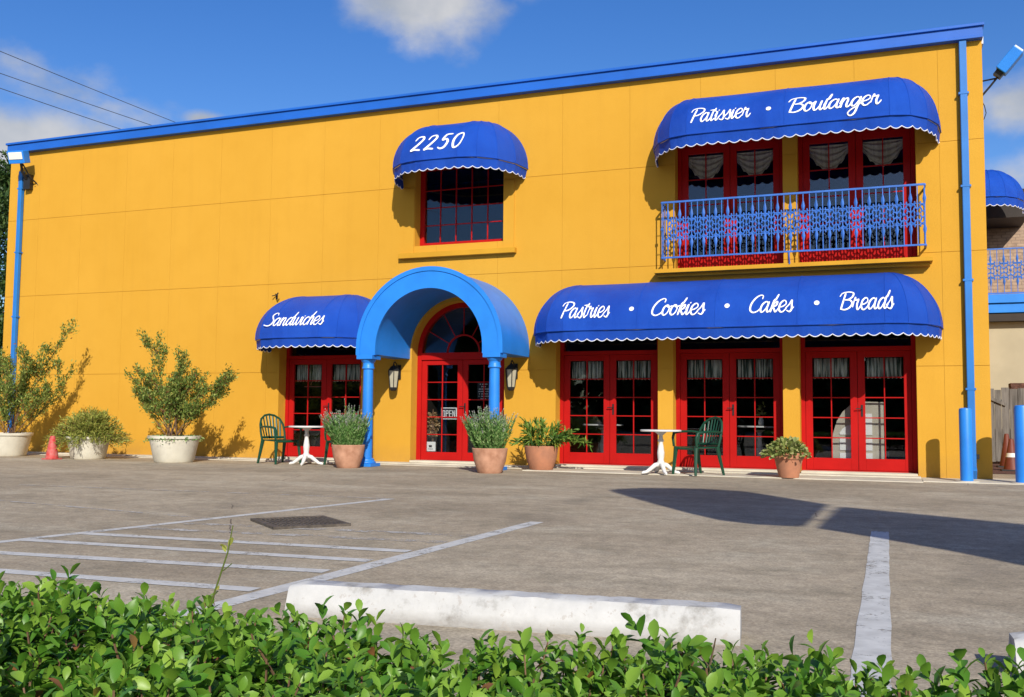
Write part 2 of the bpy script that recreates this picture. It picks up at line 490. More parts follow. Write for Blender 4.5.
mask = math_(wn, 'MULTIPLY', mr.outputs[0], math_(wn, 'GREATER_THAN', tot, .001))
nz2 = N.new('ShaderNodeTexNoise'); nz2.inputs['Scale'].default_value = 16; nz2.inputs['Detail'].default_value = 4
L.new(tc.outputs['Generated'], nz2.inputs['Vector'])
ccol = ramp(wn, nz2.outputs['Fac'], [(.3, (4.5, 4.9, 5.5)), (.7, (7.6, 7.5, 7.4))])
hs = N.new('ShaderNodeHueSaturation'); hs.inputs['Hue'].default_value = .514; hs.inputs['Saturation'].default_value = 1.32; hs.inputs['Value'].default_value = 1.56
L.new(sky.outputs[0], hs.inputs['Color'])
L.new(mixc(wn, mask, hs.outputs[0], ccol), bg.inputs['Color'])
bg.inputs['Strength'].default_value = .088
scene.view_settings.view_transform = 'Standard'; scene.view_settings.look = 'None'
scene.view_settings.exposure = 0.07; scene.view_settings.gamma = 1
scene.cycles.max_bounces = 8; scene.cycles.transparent_max_bounces = 12
scene.cycles.use_denoising = True
scene.cycles.sample_clamp_indirect = 6

# ------------------------------------------------------------------ ground
def sheet(name, pts, z, m, parent=None):
    b = MB(); b.add([(x, y, z) for x, y in pts], [tuple(range(len(pts)))])
    return b.build(name, m, parent)
lot = sheet('parking_lot', [(-300, -300), (300, -300), (300, 300), (-300, 300)], 0, M['lot']); tag(lot, kind='structure')
wk = MB(); wk.box(-18.3, .42, -.30, .3, -.1, .03); wk.box(-5.45, .42, -1.15, -.301, -.1, .012); wk.box(-18.3, -5.452, -.62, -.301, -.1, .010)
wk.box(.42, 3.4, -.95, .3, -.1, .012)
w = wk.build('walkway', M['walk'], bevel=.012); tag(w, kind='structure')
mb = sheet('planting_bed', [(1.45, 1.9), (14, 1.9), (14, 7.5), (1.45, 7.5)], .006, M['mulch']); tag(mb, kind='structure')

def line(name, a, b, w, z, m, label, group=None):
    a = Vector((*a, 0)); b = Vector((*b, 0)); t = (b - a).normalized(); s = Vector((-t.y, t.x, 0)) * w / 2
    q = MB(); n = 24; vs = []; fs = []
    for i in range(n + 1):
        p = a + (b - a) * i / n
        j = 1 + random.uniform(-.06, .06)
        vs += [p - s * j + Vector((0, 0, z)), p + s * j + Vector((0, 0, z))]
    fs = [(2 * i, 2 * i + 2, 2 * i + 3, 2 * i + 1) for i in range(n)]
    q.add(vs, fs)
    o = q.build(name, m); tag(o, kind='structure'); return o
line('parking_line', (-.08, -7.75), (-.07, -12.9), .128, .002, M['stripe'], '')
line('parking_line', (-2.66, -8.25), (-2.79, -12.9), .12, .002, M['stripe'], '')
line('parking_line', (-4.75, -6.83), (-5.6, -12.2), .10, .002, M['stripe'], '')
line('parking_line', (-9.5, -7.08), (-4.70, -6.83), .07, .004, M['stripe_faint'], '')
line('parking_line', (-8.6, -8.6), (-5.1, -9.2), .06, .004, M['stripe_faint'], '')
for x0, y0, x1, y1, mm in ((-5.55, -11.87, -2.85, -11.74, 'stripe'), (-5.45, -11.36, -2.84, -11.12, 'stripe'),
                           (-5.35, -10.80, -2.82, -10.68, 'stripe'), (-5.25, -10.37, -2.80, -10.23, 'stripe'),
                           (-5.15, -9.94, -2.78, -9.73, 'stripe_faint'), (-5.06, -9.55, -2.76, -9.33, 'stripe_faint')):
    line('hatch_line', (x0, y0), (x1, y1), .11, .003, M[mm], '')

# drain grate sunk in the lot
dr = thing('drain_grate', 'rusty dark drain grate set in the concrete beside the hatched lines', 'drain', (-4.30, -9.16, 0), math.radians(-40))
dr.scale = (.88, .88, 1)
b = MB(); b.box(-.34, .34, -.30, .30, .002, .006); b.build('pit_shade', M['ink'], dr)  # thin black sheet stands in for the shade below the grating
b = MB()
for s in (-1, 1):
    b.box(s * .36 - .025, s * .36 + .025, -.34, .34, .0, .02); b.box(-.335, .335, s * .32 - .02, s * .32 + .02, .0, .02)
b.build('frame', M['rust'], dr)
b = MB()
for i in range(15): b.box(-.33, .33, -.29 + i * .0405, -.29 + i * .0405 + .018, .007, .017)
for i in range(3): b.box(-.2 + i * .2 - .012, -.2 + i * .2 + .012, -.298, .298, .0065, .013)
b.build('grating', M['rust'], dr)

# wheel stops
def wheel_stop(loc, rz, label, L_=1.86):
    t = thing('wheel_stop', label, 'wheel stop', loc, rz, 'white concrete wheel stops')
    b = MB(); h = L_ / 2; n = 40; vs = []; fs = []
    prof = [(-.105, 0), (-.103, .03), (-.088, .07), (-.066, .114), (-.056, .126), (.054, .127), (.064, .116), (.085, .07), (.1, .03), (.1, 0)]
    rr = random.Random(5)
    for i in range(n + 1):
        x = -h + L_ * i / n
        e = min(i, n - i); k = 1 if e > 0 else .95
        for (y, z) in prof:
            jx = rr.uniform(-.004, .004)
            vs.append((x + (.02 * (1 - k) * (1 if i < n / 2 else -1)) * 0, y * (1 if e > 0 else .96) + jx, z * (k if e < 2 else 1) * (1 + rr.uniform(-.015, .015))))
    m = len(prof)
    for i in range(n):
        for j in range(m - 1): fs.append((i * m + j, (i + 1) * m + j, (i + 1) * m + j + 1, i * m + j + 1))
        fs.append((i * m + m - 1, (i + 1) * m + m - 1, (i + 1) * m, i * m))
    fs += [tuple(range(m)), tuple(n * m + k for k in range(m))]
    b.add(vs, fs, True)
    b.build('block', M['stop'], t)
    return t
wheel_stop((-1.465, -11.99, 0), math.radians(6.5), 'chipped white concrete wheel stop lying just behind the hedge in the middle')
wheel_stop((1.30, -11.98, 0), math.radians(2), 'white concrete wheel stop cut off at the right edge of the photo')

# ------------------------------------------------------------------ the bakery building
B = thing('bakery_building', 'long two storey yellow stucco building with red french doors and blue trim', 'building', (-8.3, 0, 0))
OX = 8.3   # part coordinates below are world x; shift into the building's frame
def bpart(mb_, name, m, parent=B, **k):
    if parent is B: mb_.v = [(x + OX, y, z) for x, y, z in mb_.v]
    return mb_.build(name, m, parent, **k)

X0, X1, ZT = -17.95, 1.38, 6.56
TH = .42
OPEN = [(-10.84, -9.05, .045, 2.32), (-8.02, -6.22, .0, 2.98), (-5.28, -3.52, .045, 2.32), (-3.27, -1.54, .045, 2.32), (-1.29, .39, .045, 2.32),
        (-8.00, -6.27, 3.93, 5.45), (-3.23, -1.51, 3.27, 5.55), (-1.29, .44, 3.27, 5.55)]
jx = [-3.99 + 1.19 * k for k in range(-11, 5)]
jx = [x for x in jx if X0 + .2 < x < X1 - .2]
jz = [1.66, 3.36, 5.03]
def wall():
    b = MB()
    G = .0015; H_ = .0032
    xs = sorted(set([X0, X1] + jx + [o[0] for o in OPEN] + [o[1] for o in OPEN]))
    zs = sorted(set([0, ZT] + jz + [o[2] for o in OPEN] + [o[3] for o in OPEN]))
    def inside(x, z): return any(o[0] < x < o[1] and o[2] < z < o[3] for o in OPEN)
    jj = lambda x, S: any(abs(x - q) < 1e-6 for q in S)
    for i in range(len(xs) - 1):
        for j in range(len(zs) - 1):
            x0, x1, z0, z1 = xs[i], xs[i + 1], zs[j], zs[j + 1]
            if inside((x0 + x1) / 2, (z0 + z1) / 2): continue
            b.box(x0 + (G if jj(x0, jx) else 0), x1 - (G if jj(x1, jx) else 0), 0, TH, z0 + (H_ if jj(z0, jz) else 0), z1 - (H_ if jj(z1, jz) else 0))
    # joint floors
    for x in jx:
        for j in range(len(zs) - 1):
            if not inside(x, (zs[j] + zs[j + 1]) / 2): b.box(x - G, x + G, .009, TH - .01, zs[j], zs[j + 1])
    for z in jz:
        for i in range(len(xs) - 1):
            if not inside((xs[i] + xs[i + 1]) / 2, z): b.box(xs[i], xs[i + 1], .0095, TH - .011, z - H_, z + H_)
    # arched head over the entrance
    cx, cz, r = -7.12, 2.0, .90
    n = 28
    for k in range(n):
        a0, a1 = PI * k / n, PI * (k + 1) / n
        p0 = (cx + r * math.cos(a0), cz + r * math.sin(a0)); p1 = (cx + r * math.cos(a1), cz + r * math.sin(a1))
        b.prism([p0, p1, (p1[0], 2.98), (p0[0], 2.98)], 0, TH)
    # the other three sides
    b.box(X0, X0 + .2, TH, 11, 0, ZT); b.box(X1 - .2, X1, TH, 1.5, 0, ZT); b.box(X1 - .2, X1, 1.5, 11, 0, ZT)
    b.box(X0, X1, 11, 11.2, 0, ZT)
    # raised plaster surrounds
    for (a, c, z0, z1) in ((-8.22, -8.01, 3.80, 5.0), (-6.26, -6.06, 3.80, 5.0)):
        b.box(a, c, -.018, .0, z0, z1)
    return bpart(b, 'wall', M['stucco'])
wall()
b = MB(); b.box(-17.97, 1.39, -.10, .3, 6.52, 6.70)
b.box(-17.99, 1.41, -.135, .3, 6.70, 6.745); b.box(-17.97, 1.39, -.125, -.10, 6.52, 6.56)
bpart(b, 'roof_fascia', M['fascia'], bevel=.006)
b = MB(); b.box(X0 - .05, X1 + .05, .3, 11.3, 6.57, 6.68); bpart(b, 'roof', M['steel'])
b = MB(); b.box(-8.27, -6.01, -.11, .05, 3.70, 3.795); bpart(b, 'window_sill', M['trimyellow'], bevel=.006)
b = MB(); b.box(-3.53, .64, -.24, .12, 3.20, 3.265); b.box(-3.50, .61, -.12, .0, 3.15, 3.20)
bpart(b, 'balcony_ledge', M['trimyellow'], bevel=.006)
# rooms behind the glass
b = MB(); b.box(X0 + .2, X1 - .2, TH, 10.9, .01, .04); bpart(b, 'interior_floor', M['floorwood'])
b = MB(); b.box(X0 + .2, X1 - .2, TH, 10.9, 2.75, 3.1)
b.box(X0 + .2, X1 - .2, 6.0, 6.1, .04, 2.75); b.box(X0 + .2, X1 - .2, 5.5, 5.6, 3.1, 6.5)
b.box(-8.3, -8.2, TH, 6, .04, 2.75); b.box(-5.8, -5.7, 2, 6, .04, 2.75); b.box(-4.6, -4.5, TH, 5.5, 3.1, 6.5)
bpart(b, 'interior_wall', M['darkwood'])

def pane_curtain(parent, x0, x1, z0, z1, y):
    b = MB(); n = 60; vs = []; fs = []
    ph = random.uniform(0, 6)
    for i in range(n + 1):
        x = x0 + (x1 - x0) * i / n
        yy = y + .014 * math.sin(i * 1.05 + ph + 1.3 * math.sin(i * .31))
        zl = z0 + .012 * math.sin(i * .9 + ph)
        vs += [(x, yy, z1), (x, yy + .004, (z0 + z1) / 2), (x, yy * 1.0 + .01 * math.sin(i * .5), zl)]
    for i in range(n):
        for j in range(2): fs.append((3 * i + j, 3 * i + 3 + j, 3 * i + 4 + j, 3 * i + 1 + j))
    b.add(vs, fs, True)
    o = b.build('curtain', M['curtain'], parent)
    s = o.modifiers.new('thick', 'SOLIDIFY'); s.thickness = .003
    return o

def pane_swag(parent, x0, x1, z1, drop, y):
    """festoon: rows of drooping folds between two points"""
    b = MB(); n = 20; m = 26; vs = []; fs = []
    for j in range(m + 1):
        v = j / m
        for i in range(n + 1):
            u = i / n
            sag = 4 * u * (1 - u)
            z = z1 - drop * (.25 + .75 * sag) * v - (.02 if j == m else 0) * math.sin(u * 40)
            vs.append((x0 + (x1 - x0) * u, y + .022 * math.sin(v * 24) * (.4 + sag * .6) - .03 * sag * v, z))
    for j in range(m):
        for i in range(n): fs.append((j * (n + 1) + i, j * (n + 1) + i + 1, (j + 1) * (n + 1) + i + 1, (j + 1) * (n + 1) + i))
    b.add(vs, fs, True)
    o = b.build('curtain', M['swag'], parent)
    s = o.modifiers.new('thick', 'SOLIDIFY'); s.thickness = .003
    return o

RY = .25
def leaf_door(parent, x0, x1, z0, z1, gx0, gx1, gz0, gz1, cols, rows, y=RY, curtain='pane'):
    """one glazed leaf: stiles, rails and muntins as one mesh; glass and curtain below it"""
    b = MB()
    b.box(x0, gx0, y, y + .05, z0, z1); b.box(gx1, x1, y, y + .05, z0, z1)
    b.box(gx0, gx1, y, y + .05, z0, gz0); b.box(gx0, gx1, y, y + .05, gz1, z1)
    for i in range(1, cols):
        x = gx0 + (gx1 - gx0) * i / cols; b.box(x - .0085, x + .0085, y + .008, y + .042, gz0, gz1)
    for j in range(1, rows):
        z = gz0 + (gz1 - gz0) * j / rows; b.box(gx0, gx1, y + .011, y + .039, z - .0085, z + .0085)
    leaf = b.build('door_leaf', M['red'], parent, bevel=.004)
    g = MB(); g.box(gx0 - .004, gx1 + .004, y + .022, y + .028, gz0 - .004, gz1 + .004); g.build('glass', M['glass'], parent)
    if curtain == 'pane':
        pane_curtain(parent, gx0 + .02, gx1 - .02, gz1 - (gz1 - gz0) / rows - .01, gz1 - .01, y + .065)
    elif curtain == 'swag':
        pane_swag(parent, gx0 - .02, gx1 + .02, gz1 - .02, .42, y + .085)
    return leaf

def handle(parent, x, z, y=RY):
    b = MB(); b.box(x - .014, x + .014, y - .008, y, z - .09, z + .09)
    b.tube([(x, y - .008, z + .03), (x, y - .05, z + .03), (x - .09, y - .052, z + .028)], .008, 8)
    b.build('handle', M['black'], parent)

def french_door(x0, x1, z0=.045, leaf_top=1.92, head=1.985, top=2.32, cols=2, rows=5, gz=(.26, 1.82), curtain='pane'):
    x0 += OX; x1 += OX
    f = MB(); e = .065
    f.box(x0, x0 + e, RY - .02, RY + .09, z0, top); f.box(x1 - e, x1, RY - .02, RY + .09, z0, top)
    f.box(x0 + e, x1 - e, RY - .02, RY + .09, leaf_top, head)
    f.box(x0 + e, x1 - e, RY - .02, RY + .09, top - .05, top)
    f.box(x0 + e, x1 - e, RY - .01, RY + .09, z0, z0 + .03)
    d = f.build('french_door', M['red'], B, bevel=.004)
    mid = (x0 + x1) / 2; st = .105; g = .003
    a0, a1 = x0 + e + g, mid - g; c0, c1 = mid + g, x1 - e - g
    for (l0, l1) in ((a0, a1), (c0, c1)):
        leaf_door(d, l0, l1, z0 + .033, leaf_top - .004, l0 + st, l1 - st, gz[0], gz[1], cols, rows, curtain=curtain)
    if top - head > .12:
        t = MB(); t.box(x0 + e, x1 - e, RY + .03, RY + .036, head, top - .05); t.build('transom_glass', M['glass'], d)
    handle(d, mid + .06, z0 + .95)
    return d
for (a, c) in ((-10.84, -9.05), (-5.28, -3.52), (-3.27, -1.54), (-1.29, .39)):
    french_door(a, c)
for (a, c) in ((-3.23, -1.51), (-1.29, .44)):
    french_door(a, c, z0=3.27, leaf_top=5.36, head=5.44, top=5.55, cols=2, rows=4, gz=(3.52, 5.24), curtain='swag')

# entrance: arched frame, fanlight and two leaves
def entrance():
    cx = -7.12 + OX; x0, x1 = -8.02 + OX, -6.22 + OX; sp = 2.0
    f = MB(); e = .085
    f.box(x0, x0 + e, RY - .02, RY + .10, .045, sp); f.box(x1 - e, x1, RY - .02, RY + .10, .045, sp)
    f.box(x0 + e, x1 - e, RY - .03, RY + .10, 1.87, 2.0)
    n = 32
    for k in range(n):
        a0, a1 = PI * k / n, PI * (k + 1) / n
        q = lambda r, a: (cx + r * math.cos(a), sp + r * math.sin(a))
        f.prism([q(.815, a0), q(.899, a0), q(.899, a1), q(.815, a1)], RY - .02, RY + .10)
        f.prism([q(.30, a0), q(.33, a0), q(.33, a1), q(.30, a1)], RY + .01, RY + .05)
    for k in range(1, 6):
        a = PI * k / 6
        f.obox((cx + .57 * math.cos(a), RY + .03, sp + .57 * math.sin(a)),
               ((math.cos(a), 0, math.sin(a)), (0, 1, 0), (-math.sin(a), 0, math.cos(a))), (.245, .012, .007))
    d = f.build('arched_door', M['red'], B, bevel=.003)
    g = MB()
    g.prism([(cx + .82 * math.cos(PI * k / n), sp + .82 * math.sin(PI * k / n)) for k in range(n + 1)], RY + .027, RY + .033)
    g.build('fanlight_glass', M['glass'], d)
    g3 = .003; st = .10
    for (l0, l1) in ((x0 + e + g3, cx - g3), (cx + g3, x1 - e - g3)):
        leaf_door(d, l0, l1, .06, 1.866, l0 + st, l1 - st, .21, 1.78, 2, 5, curtain=None)
    handle(d, cx + .05, 1.0)
    return d
entrance()

# window with the house number awning
def window():
    x0, x1, z0, z1 = -8.00 + OX, -6.27 + OX, 3.93, 5.45; y = .24
    f = MB(); e = .085
    f.box(x0, x0 + e, y - .03, y + .06, z0, z1); f.box(x1 - e, x1, y - .03, y + .06, z0, z1)
    f.box(x0 + e, x1 - e, y - .03, y + .06, z0, z0 + e); f.box(x0 + e, x1 - e, y - .03, y + .06, z1 - e, z1)
    for k in range(1, 5):
        x = x0 + e + (x1 - x0 - 2 * e) * k / 5; f.box(x - .008, x + .008, y - .005, y + .03, z0 + e, z1 - e)
    for k in range(1, 5):
        z = z0 + e + .325 * k
        if z < z1 - e - .05: f.box(x0 + e, x1 - e, y - .002, y + .027, z - .008, z + .008)
    d = f.build('window', M['red'], B, bevel=.003)
    g = MB(); g.box(x0 + e - .004, x1 - e + .004, y + .01, y + .016, z0 + e - .004, z1 - e + .004); g.build('glass', M['glass'], d)
    return d
window()
# timber thresholds under the doors
for (a, c) in ((-5.28, -3.52), (-3.27, -1.54), (-1.29, .39), (-10.84, -9.05), (-8.02, -6.22)):
    b = MB(); b.box(a + .01, c - .01, -.05, RY - .021, .0, .062); bpart(b, 'threshold', M['walk'], bevel=.006)

# ------------------------------------------------------------------ lettering strokes
GL = {
 'S': ([[(.66, .80), (.60, .97), (.42, .98), (.27, .80), (.38, .58), (.52, .36), (.42, .10), (.2, .0), (-.02, .03), (-.14, .07)]], .60),
 'P': ([[(.22, .90), (.16, .5), (.06, .0)], [(-.06, .72), (.02, .92), (.32, 1.0), (.62, .92), (.68, .72), (.5, .52), (.28, .43), (.14, .46)]], .60),
 'C': ([[(.62, .76), (.62, .94), (.48, 1.0), (.26, .84), (.08, .48), (.08, .14), (.26, 0), (.48, .06), (.64, .22)]], .62),
 'B': ([[(.2, .92), (.14, .5), (.06, .02)], [(-.10, .74), (.02, .93), (.36, 1.0), (.64, .92), (.62, .7), (.42, .55), (.24, .52)],
        [(.24, .53), (.52, .5), (.66, .32), (.54, .1), (.28, 0), (.04, .05)]], .72),
 'O': ([[(.4, 1.), (.16, .8), (.06, .4), (.2, .02), (.46, .1), (.62, .5), (.56, .88), (.4, 1.), (.3, .8)]], .66),
 'a': ([[(.40, .38), (.28, .47), (.10, .36), (.02, .15), (.08, .01), (.2, .04), (.34, .22), (.42, .46)], [(.42, .46), (.36, .15), (.4, .01), (.5, .04), (.6, .18)]], .55),
 'n': ([[(-.04, .18), (.05, .44), (.09, .46), (.04, .2), (.01, .0)], [(.03, .15), (.16, .40), (.27, .46), (.31, .34), (.27, .1), (.31, .0), (.39, .03), (.49, .18)]], .47),
 'd': ([[(.38, .38), (.26, .47), (.10, .36), (.02, .15), (.08, .01), (.2, .04), (.34, .25)], [(.56, 1.0), (.44, .55), (.36, .15), (.4, .01), (.49, .06), (.57, .18)]], .52),
 'w': ([[(.0, .40), (.06, .46), (.03, .2), (.06, .02), (.16, .04), (.28, .25), (.32, .46)], [(.32, .46), (.28, .2), (.32, .02), (.42, .03), (.54, .25), (.57, .47), (.68, .40)]], .62),
 'i': ([[(-.02, .22), (.08, .46), (.04, .15), (.07, .0), (.15, .04), (.25, .18)], [(.13, .66), (.15, .70)]], .23),
 'c': ([[(.34, .38), (.26, .47), (.1, .38), (.02, .15), (.1, .0), (.24, .04), (.36, .18)]], .35),
 'h': ([[(.28, 1.0), (.13, .5), (.02, 0)], [(.05, .15), (.18, .40), (.3, .46), (.33, .32), (.29, .08), (.34, 0), (.46, .16)]], .45),
 'e': ([[(.03, .20), (.2, .22), (.36, .32), (.34, .45), (.22, .49), (.07, .36), (.03, .14), (.12, .0), (.26, .0), (.42, .14)]], .42),
 's': ([[(-.04, .14), (.12, .30), (.22, .50), (.25, .32), (.29, .12), (.2, -.01), (.04, .04)], [(.24, .06), (.38, .18)]], .36),
 't': ([[(.22, .86), (.11, .4), (.07, .1), (.13, 0), (.26, .10)], [(-.05, .58), (.30, .60)]], .30),
 'r': ([[(.0, .10), (.09, .52), (.13, .40), (.30, .44)], [(.30, .44), (.24, .2), (.28, .01), (.36, .02), (.46, .16)]], .46),
 'k': ([[(.28, 1.), (.13, .5), (.02, 0)], [(.06, .18), (.22, .42), (.32, .44), (.28, .28), (.1, .22)], [(.12, .22), (.22, .08), (.3, 0), (.44, .16)]], .43),
 'o': ([[(.22, .47), (.07, .36), (.02, .12), (.13, 0), (.29, .1), (.35, .3), (.27, .45), (.2, .44), (.3, .36), (.46, .42)]], .43),
 'u': ([[(-.02, .36), (.07, .46), (.02, .18), (.07, .01), (.17, .03), (.31, .22), (.37, .46)], [(.37, .46), (.31, .15), (.35, .0), (.43, .04), (.53, .18)]], .50),
 'l': ([[(-.02, .2), (.2, .7), (.25, 1.0), (.15, .7), (.03, .12), (.09, 0), (.22, .16)]], .22),
 'g': ([[(.38, .38), (.26, .47), (.10, .36), (.02, .15), (.08, .02), (.2, .05), (.34, .25), (.42, .46)],
        [(.42, .46), (.34, .05), (.22, -.32), (.04, -.42), (-.08, -.3), (.06, -.14), (.3, .0), (.5, .18)]], .48),
 'p': ([[(.08, .46), (.0, .0), (-.08, -.4)], [(.04, .2), (.16, .42), (.3, .46), (.34, .28), (.24, .04), (.08, .02)]], .44),
 '2': ([[(.06, .70), (.16, .94), (.40, .98), (.52, .78), (.38, .48), (.12, .16), (.0, .02), (.2, .07), (.52, .03)]], .82),
 '5': ([[(.60, .98), (.26, .95), (.16, .57), (.36, .62), (.50, .42), (.40, .1), (.18, 0), (.0, .08)]], .82),
 '0': ([[(.36, .98), (.14, .84), (.04, .45), (.12, .06), (.28, 0), (.48, .2), (.55, .6), (.48, .9), (.34, .98)]], .82),
}
def spline(pts, n=7):
    P = [Vector((x, y, 0)) for x, y in pts]
    if len(P) == 2: return [P[0].lerp(P[1], t / 3) for t in range(4)]
    out = []
    Q = [P[0] * 2 - P[1]] + P + [P[-1] * 2 - P[-2]]
    for i in range(1, len(Q) - 2):
        a, b_, c, d = Q[i - 1:i + 3]
        for k in range(n):
            t = k / n
            out.append(.5 * ((2 * b_) + (c - a) * t + (2 * a - 5 * b_ + 4 * c - d) * t * t + (3 * b_ - a - 3 * c + d) * t ** 3))
    out.append(P[-1]); return out

def script_text(word, u0, u1, surf, wid=.075, shear=.16, cap=1.0):
    """strokes of one word as ribbons laid on surf(u, v, lift); v = 0 baseline, 1 cap height"""
    b = MB(); pen = 0; strokes = []
    for ch in word:
        g, adv = GL[ch]
        for s in g: strokes.append([Vector((p.x + pen + shear * p.y, p.y * (1.0 if ch in 'SPCBO0252' else (1.24 if p.y < .6 else .9 + .1 * p.y)), 0)) for p in spline(s)])
        pen += adv
    xs = [p.x for s in strokes for p in s]; lo, hi = min(xs), max(xs)
    k = (u1 - u0) / (hi - lo)
    lift = .004
    for s in strokes:
        lift += .0006
        L2, R2 = [], []
        n = len(s)
        for i, p in enumerate(s):
            t = s[min(i + 1, n - 1)] - s[max(i - 1, 0)]
            if t.length < 1e-6: t = Vector((1, 0, 0))
            t.normalize(); nn = Vector((-t.y, t.x, 0))
            w_ = wid * (1.0 + .45 * abs(t.y) * (1 if t.y < 0 else -.3))
            if i == 0 or i == n - 1: w_ *= .6
            w_ *= .5
            if i == 0: p = p - t * wid * .3
            if i == n - 1: p = p + t * wid * .3
            L2.append(p + nn * w_); R2.append(p - nn * w_)
        vs = []
        for a, c in zip(L2, R2):
            for q in (a, c): vs.append(surf(u0 + (q.x - lo) * k, q.y * cap, lift))
        b.add(vs, [(2 * i, 2 * i + 1, 2 * i + 3, 2 * i + 2) for i in range(n - 1)])
    return b

# ------------------------------------------------------------------ awnings
def awning(x0, x1, zb, zs, H, p, rx, label, words=None, cs=(.2, .5), y0=0.0, wid=.068, group='blue awnings with white scalloped edges'):
    """dome ended awning: zs = seam height, zb = valance foot, H = rise above the seam, p = projection"""
    cx = (x0 + x1) / 2
    t = thing('awning', label, 'awning', (cx, y0, zb), 0, group)
    l0, l1 = x0 - cx + rx, x1 - cx - rx
    na = 18
    def plan(seg, k, n):
        if seg == 0: ph = PI / 2 * (1 - k / n); return (l0 - rx * math.sin(ph), -p * math.cos(ph), -math.sin(ph) * rx, l0)
        ph = PI / 2 * (k / n); return (l1 + rx * math.sin(ph), -p * math.cos(ph), math.sin(ph) * rx, l1)
    gores = []
    ng = 4
    e0 = [(l0, -rx * math.sin(PI / 2 * (1 - k / ng)), -p * math.cos(PI / 2 * (1 - k / ng))) for k in range(ng + 1)]
    e1 = [(l1, rx * math.sin(PI / 2 * k / ng), -p * math.cos(PI / 2 * k / ng)) for k in range(ng + 1)]
    for E in (e0, e1):
        for k in range(ng): gores.append((E[k], E[k + 1], .06))
    npan = max(1, round((l1 - l0) / 1.3))
    ctr = [(l0 + (l1 - l0) * k / npan, 0, -p) for k in range(npan + 1)]
    for k in range(npan): gores.append((ctr[k], ctr[k + 1], 0))
    b = MB()
    for (A, C, bulge) in gores:
        nu = 6 if bulge else 4; vs = []; fs = []
        for i in range(na + 1):
            a = PI / 2 * i / na; s = math.sin(a)
            for j in range(nu + 1):
                u = j / nu
                bx, dx, dy = (A[q] + (C[q] - A[q]) * u for q in range(3))
                m_ = 1 + bulge * .16 * 4 * u * (1 - u) * .55
                sag = 0 if bulge else -.011 * 4 * u * (1 - u) * math.sin(2 * a)
                vs.append((bx + dx * s * m_, (dy * (s * m_) - sag * 0) , zs - zb + H * math.cos(a) + sag))
        for q, (k_, dz) in enumerate(((1.008, -.014), (1.006, -.022), (.985, -.024))):
            for j in range(nu + 1):
                u = j / nu; bx, dx, dy = (A[w_] + (C[w_] - A[w_]) * u for w_ in range(3)); m_ = 1 + bulge * .16 * 4 * u * (1 - u) * .55
                vs.append((bx + dx * m_ * k_, dy * m_ * k_, zs - zb + dz))
        for i in range(na + 3):
            for j in range(nu): fs.append((i * (nu + 1) + j, i * (nu + 1) + j + 1, (i + 1) * (nu + 1) + j + 1, (i + 1) * (nu + 1) + j))
        b.add(vs, fs, True)
    seams = []
    for (A, C, bulge) in gores:
        sm = MB(); seams.append(sm); sm.tube([(A[0] + A[1] * math.sin(a), A[2] * math.sin(a), zs - zb + H * math.cos(a) + .001) for a in [PI / 2 * q / 14 for q in range(1, 15)]], .0065, 5)
    can = b.build('canopy', M['fabric'], t)
    for sm in seams: sm.build('seam_piping', M['fabric'], can)
    so_ = can.modifiers.new('thick', 'SOLIDIFY'); so_.thickness = .004; so_.offset = -1; so_.use_rim = False
    # valance along the plan line, tucked just inside the canopy lip
    crn = [(E_[0] + E_[1], E_[2]) for E_ in e0] + [(E_[0] + E_[1], E_[2]) for E_ in e1]
    if crn[0][1] < crn[ng][1]: crn = crn[:ng + 1][::-1] + crn[ng + 1:]
    pts = []
    for (xa, ya), (xb, yb) in zip(crn, crn[1:]):
        q_ = max(2, int(math.hypot(xb - xa, yb - ya) / .02))
        for k in range(q_): pts.append(Vector((xa + (xb - xa) * k / q_, ya + (yb - ya) * k / q_, 0)))
    pts.append(Vector((*crn[-1], 0)))
    ins = []
    for q in pts:
        o_ = Vector((q.x - max(l0, min(l1, q.x)), q.y, 0)); o_ = o_.normalized() if o_.length > 1e-6 else Vector((0, -1, 0))
        ins.append(q - o_ * .012)
    pts = ins
    cum = [0]
    for a, c in zip(pts, pts[1:]): cum.append(cum[-1] + (c - a).length)
    T = cum[-1]; lam = T / round(T / .16); step = lam / 12; n = int(round(T / step))
    res = []; k = 0
    for i in range(n + 1):
        s = min(T, i * step)
        while k < len(cum) - 2 and cum[k + 1] < s: k += 1
        f = (s - cum[k]) / max(1e-9, cum[k + 1] - cum[k]); res.append((pts[k].lerp(pts[k + 1], f), s))
    vs = []; fs = []; edge = []
    hv = zs - zb
    for q, s in res:
        d = .036 * (1 - abs(math.sin(PI * s / lam)))
        flare = 1 + .012 * math.sin(s * 5.1) + .008 * math.sin(s * 17)
        z1 = d
        o = Vector((q.x, q.y * 1.0, 0))
        out = Vector((q.x - max(l0, min(l1, q.x)), q.y, 0)); out = out.normalized() if out.length > 1e-6 else Vector((0, -1, 0))
        e = o + out * (-.022 + .010 * math.sin(s * 4.3) + .008 * math.sin(s * 11))
        vs += [(o.x, o.y, hv + .02), ((o.x + e.x) / 2, (o.y + e.y) / 2, hv * .5 + d * .5), (e.x, e.y, z1)]
        edge.append((e.x, e.y, z1))
    for i in range(n):
        for j in range(2): fs.append((3 * i + j, 3 * i + 3 + j, 3 * i + 4 + j, 3 * i + 1 + j))
    b = MB(); b.add(vs, fs, True)
    val = b.build('valance', M['fabric'], t)
    so_ = val.modifiers.new('thick', 'SOLIDIFY'); so_.thickness = .004; so_.use_rim = False
    b = MB(); b.tube(edge, .0065, 5); b.build('scallop_trim', M['trimwhite'], val)
    # frame: bottom hoop and ribs
    b = MB()
    hoop = [(q.x * .995, q.y * .985, hv - .02) for q, s in res[::6]]
    b.tube(hoop, .014, 6)
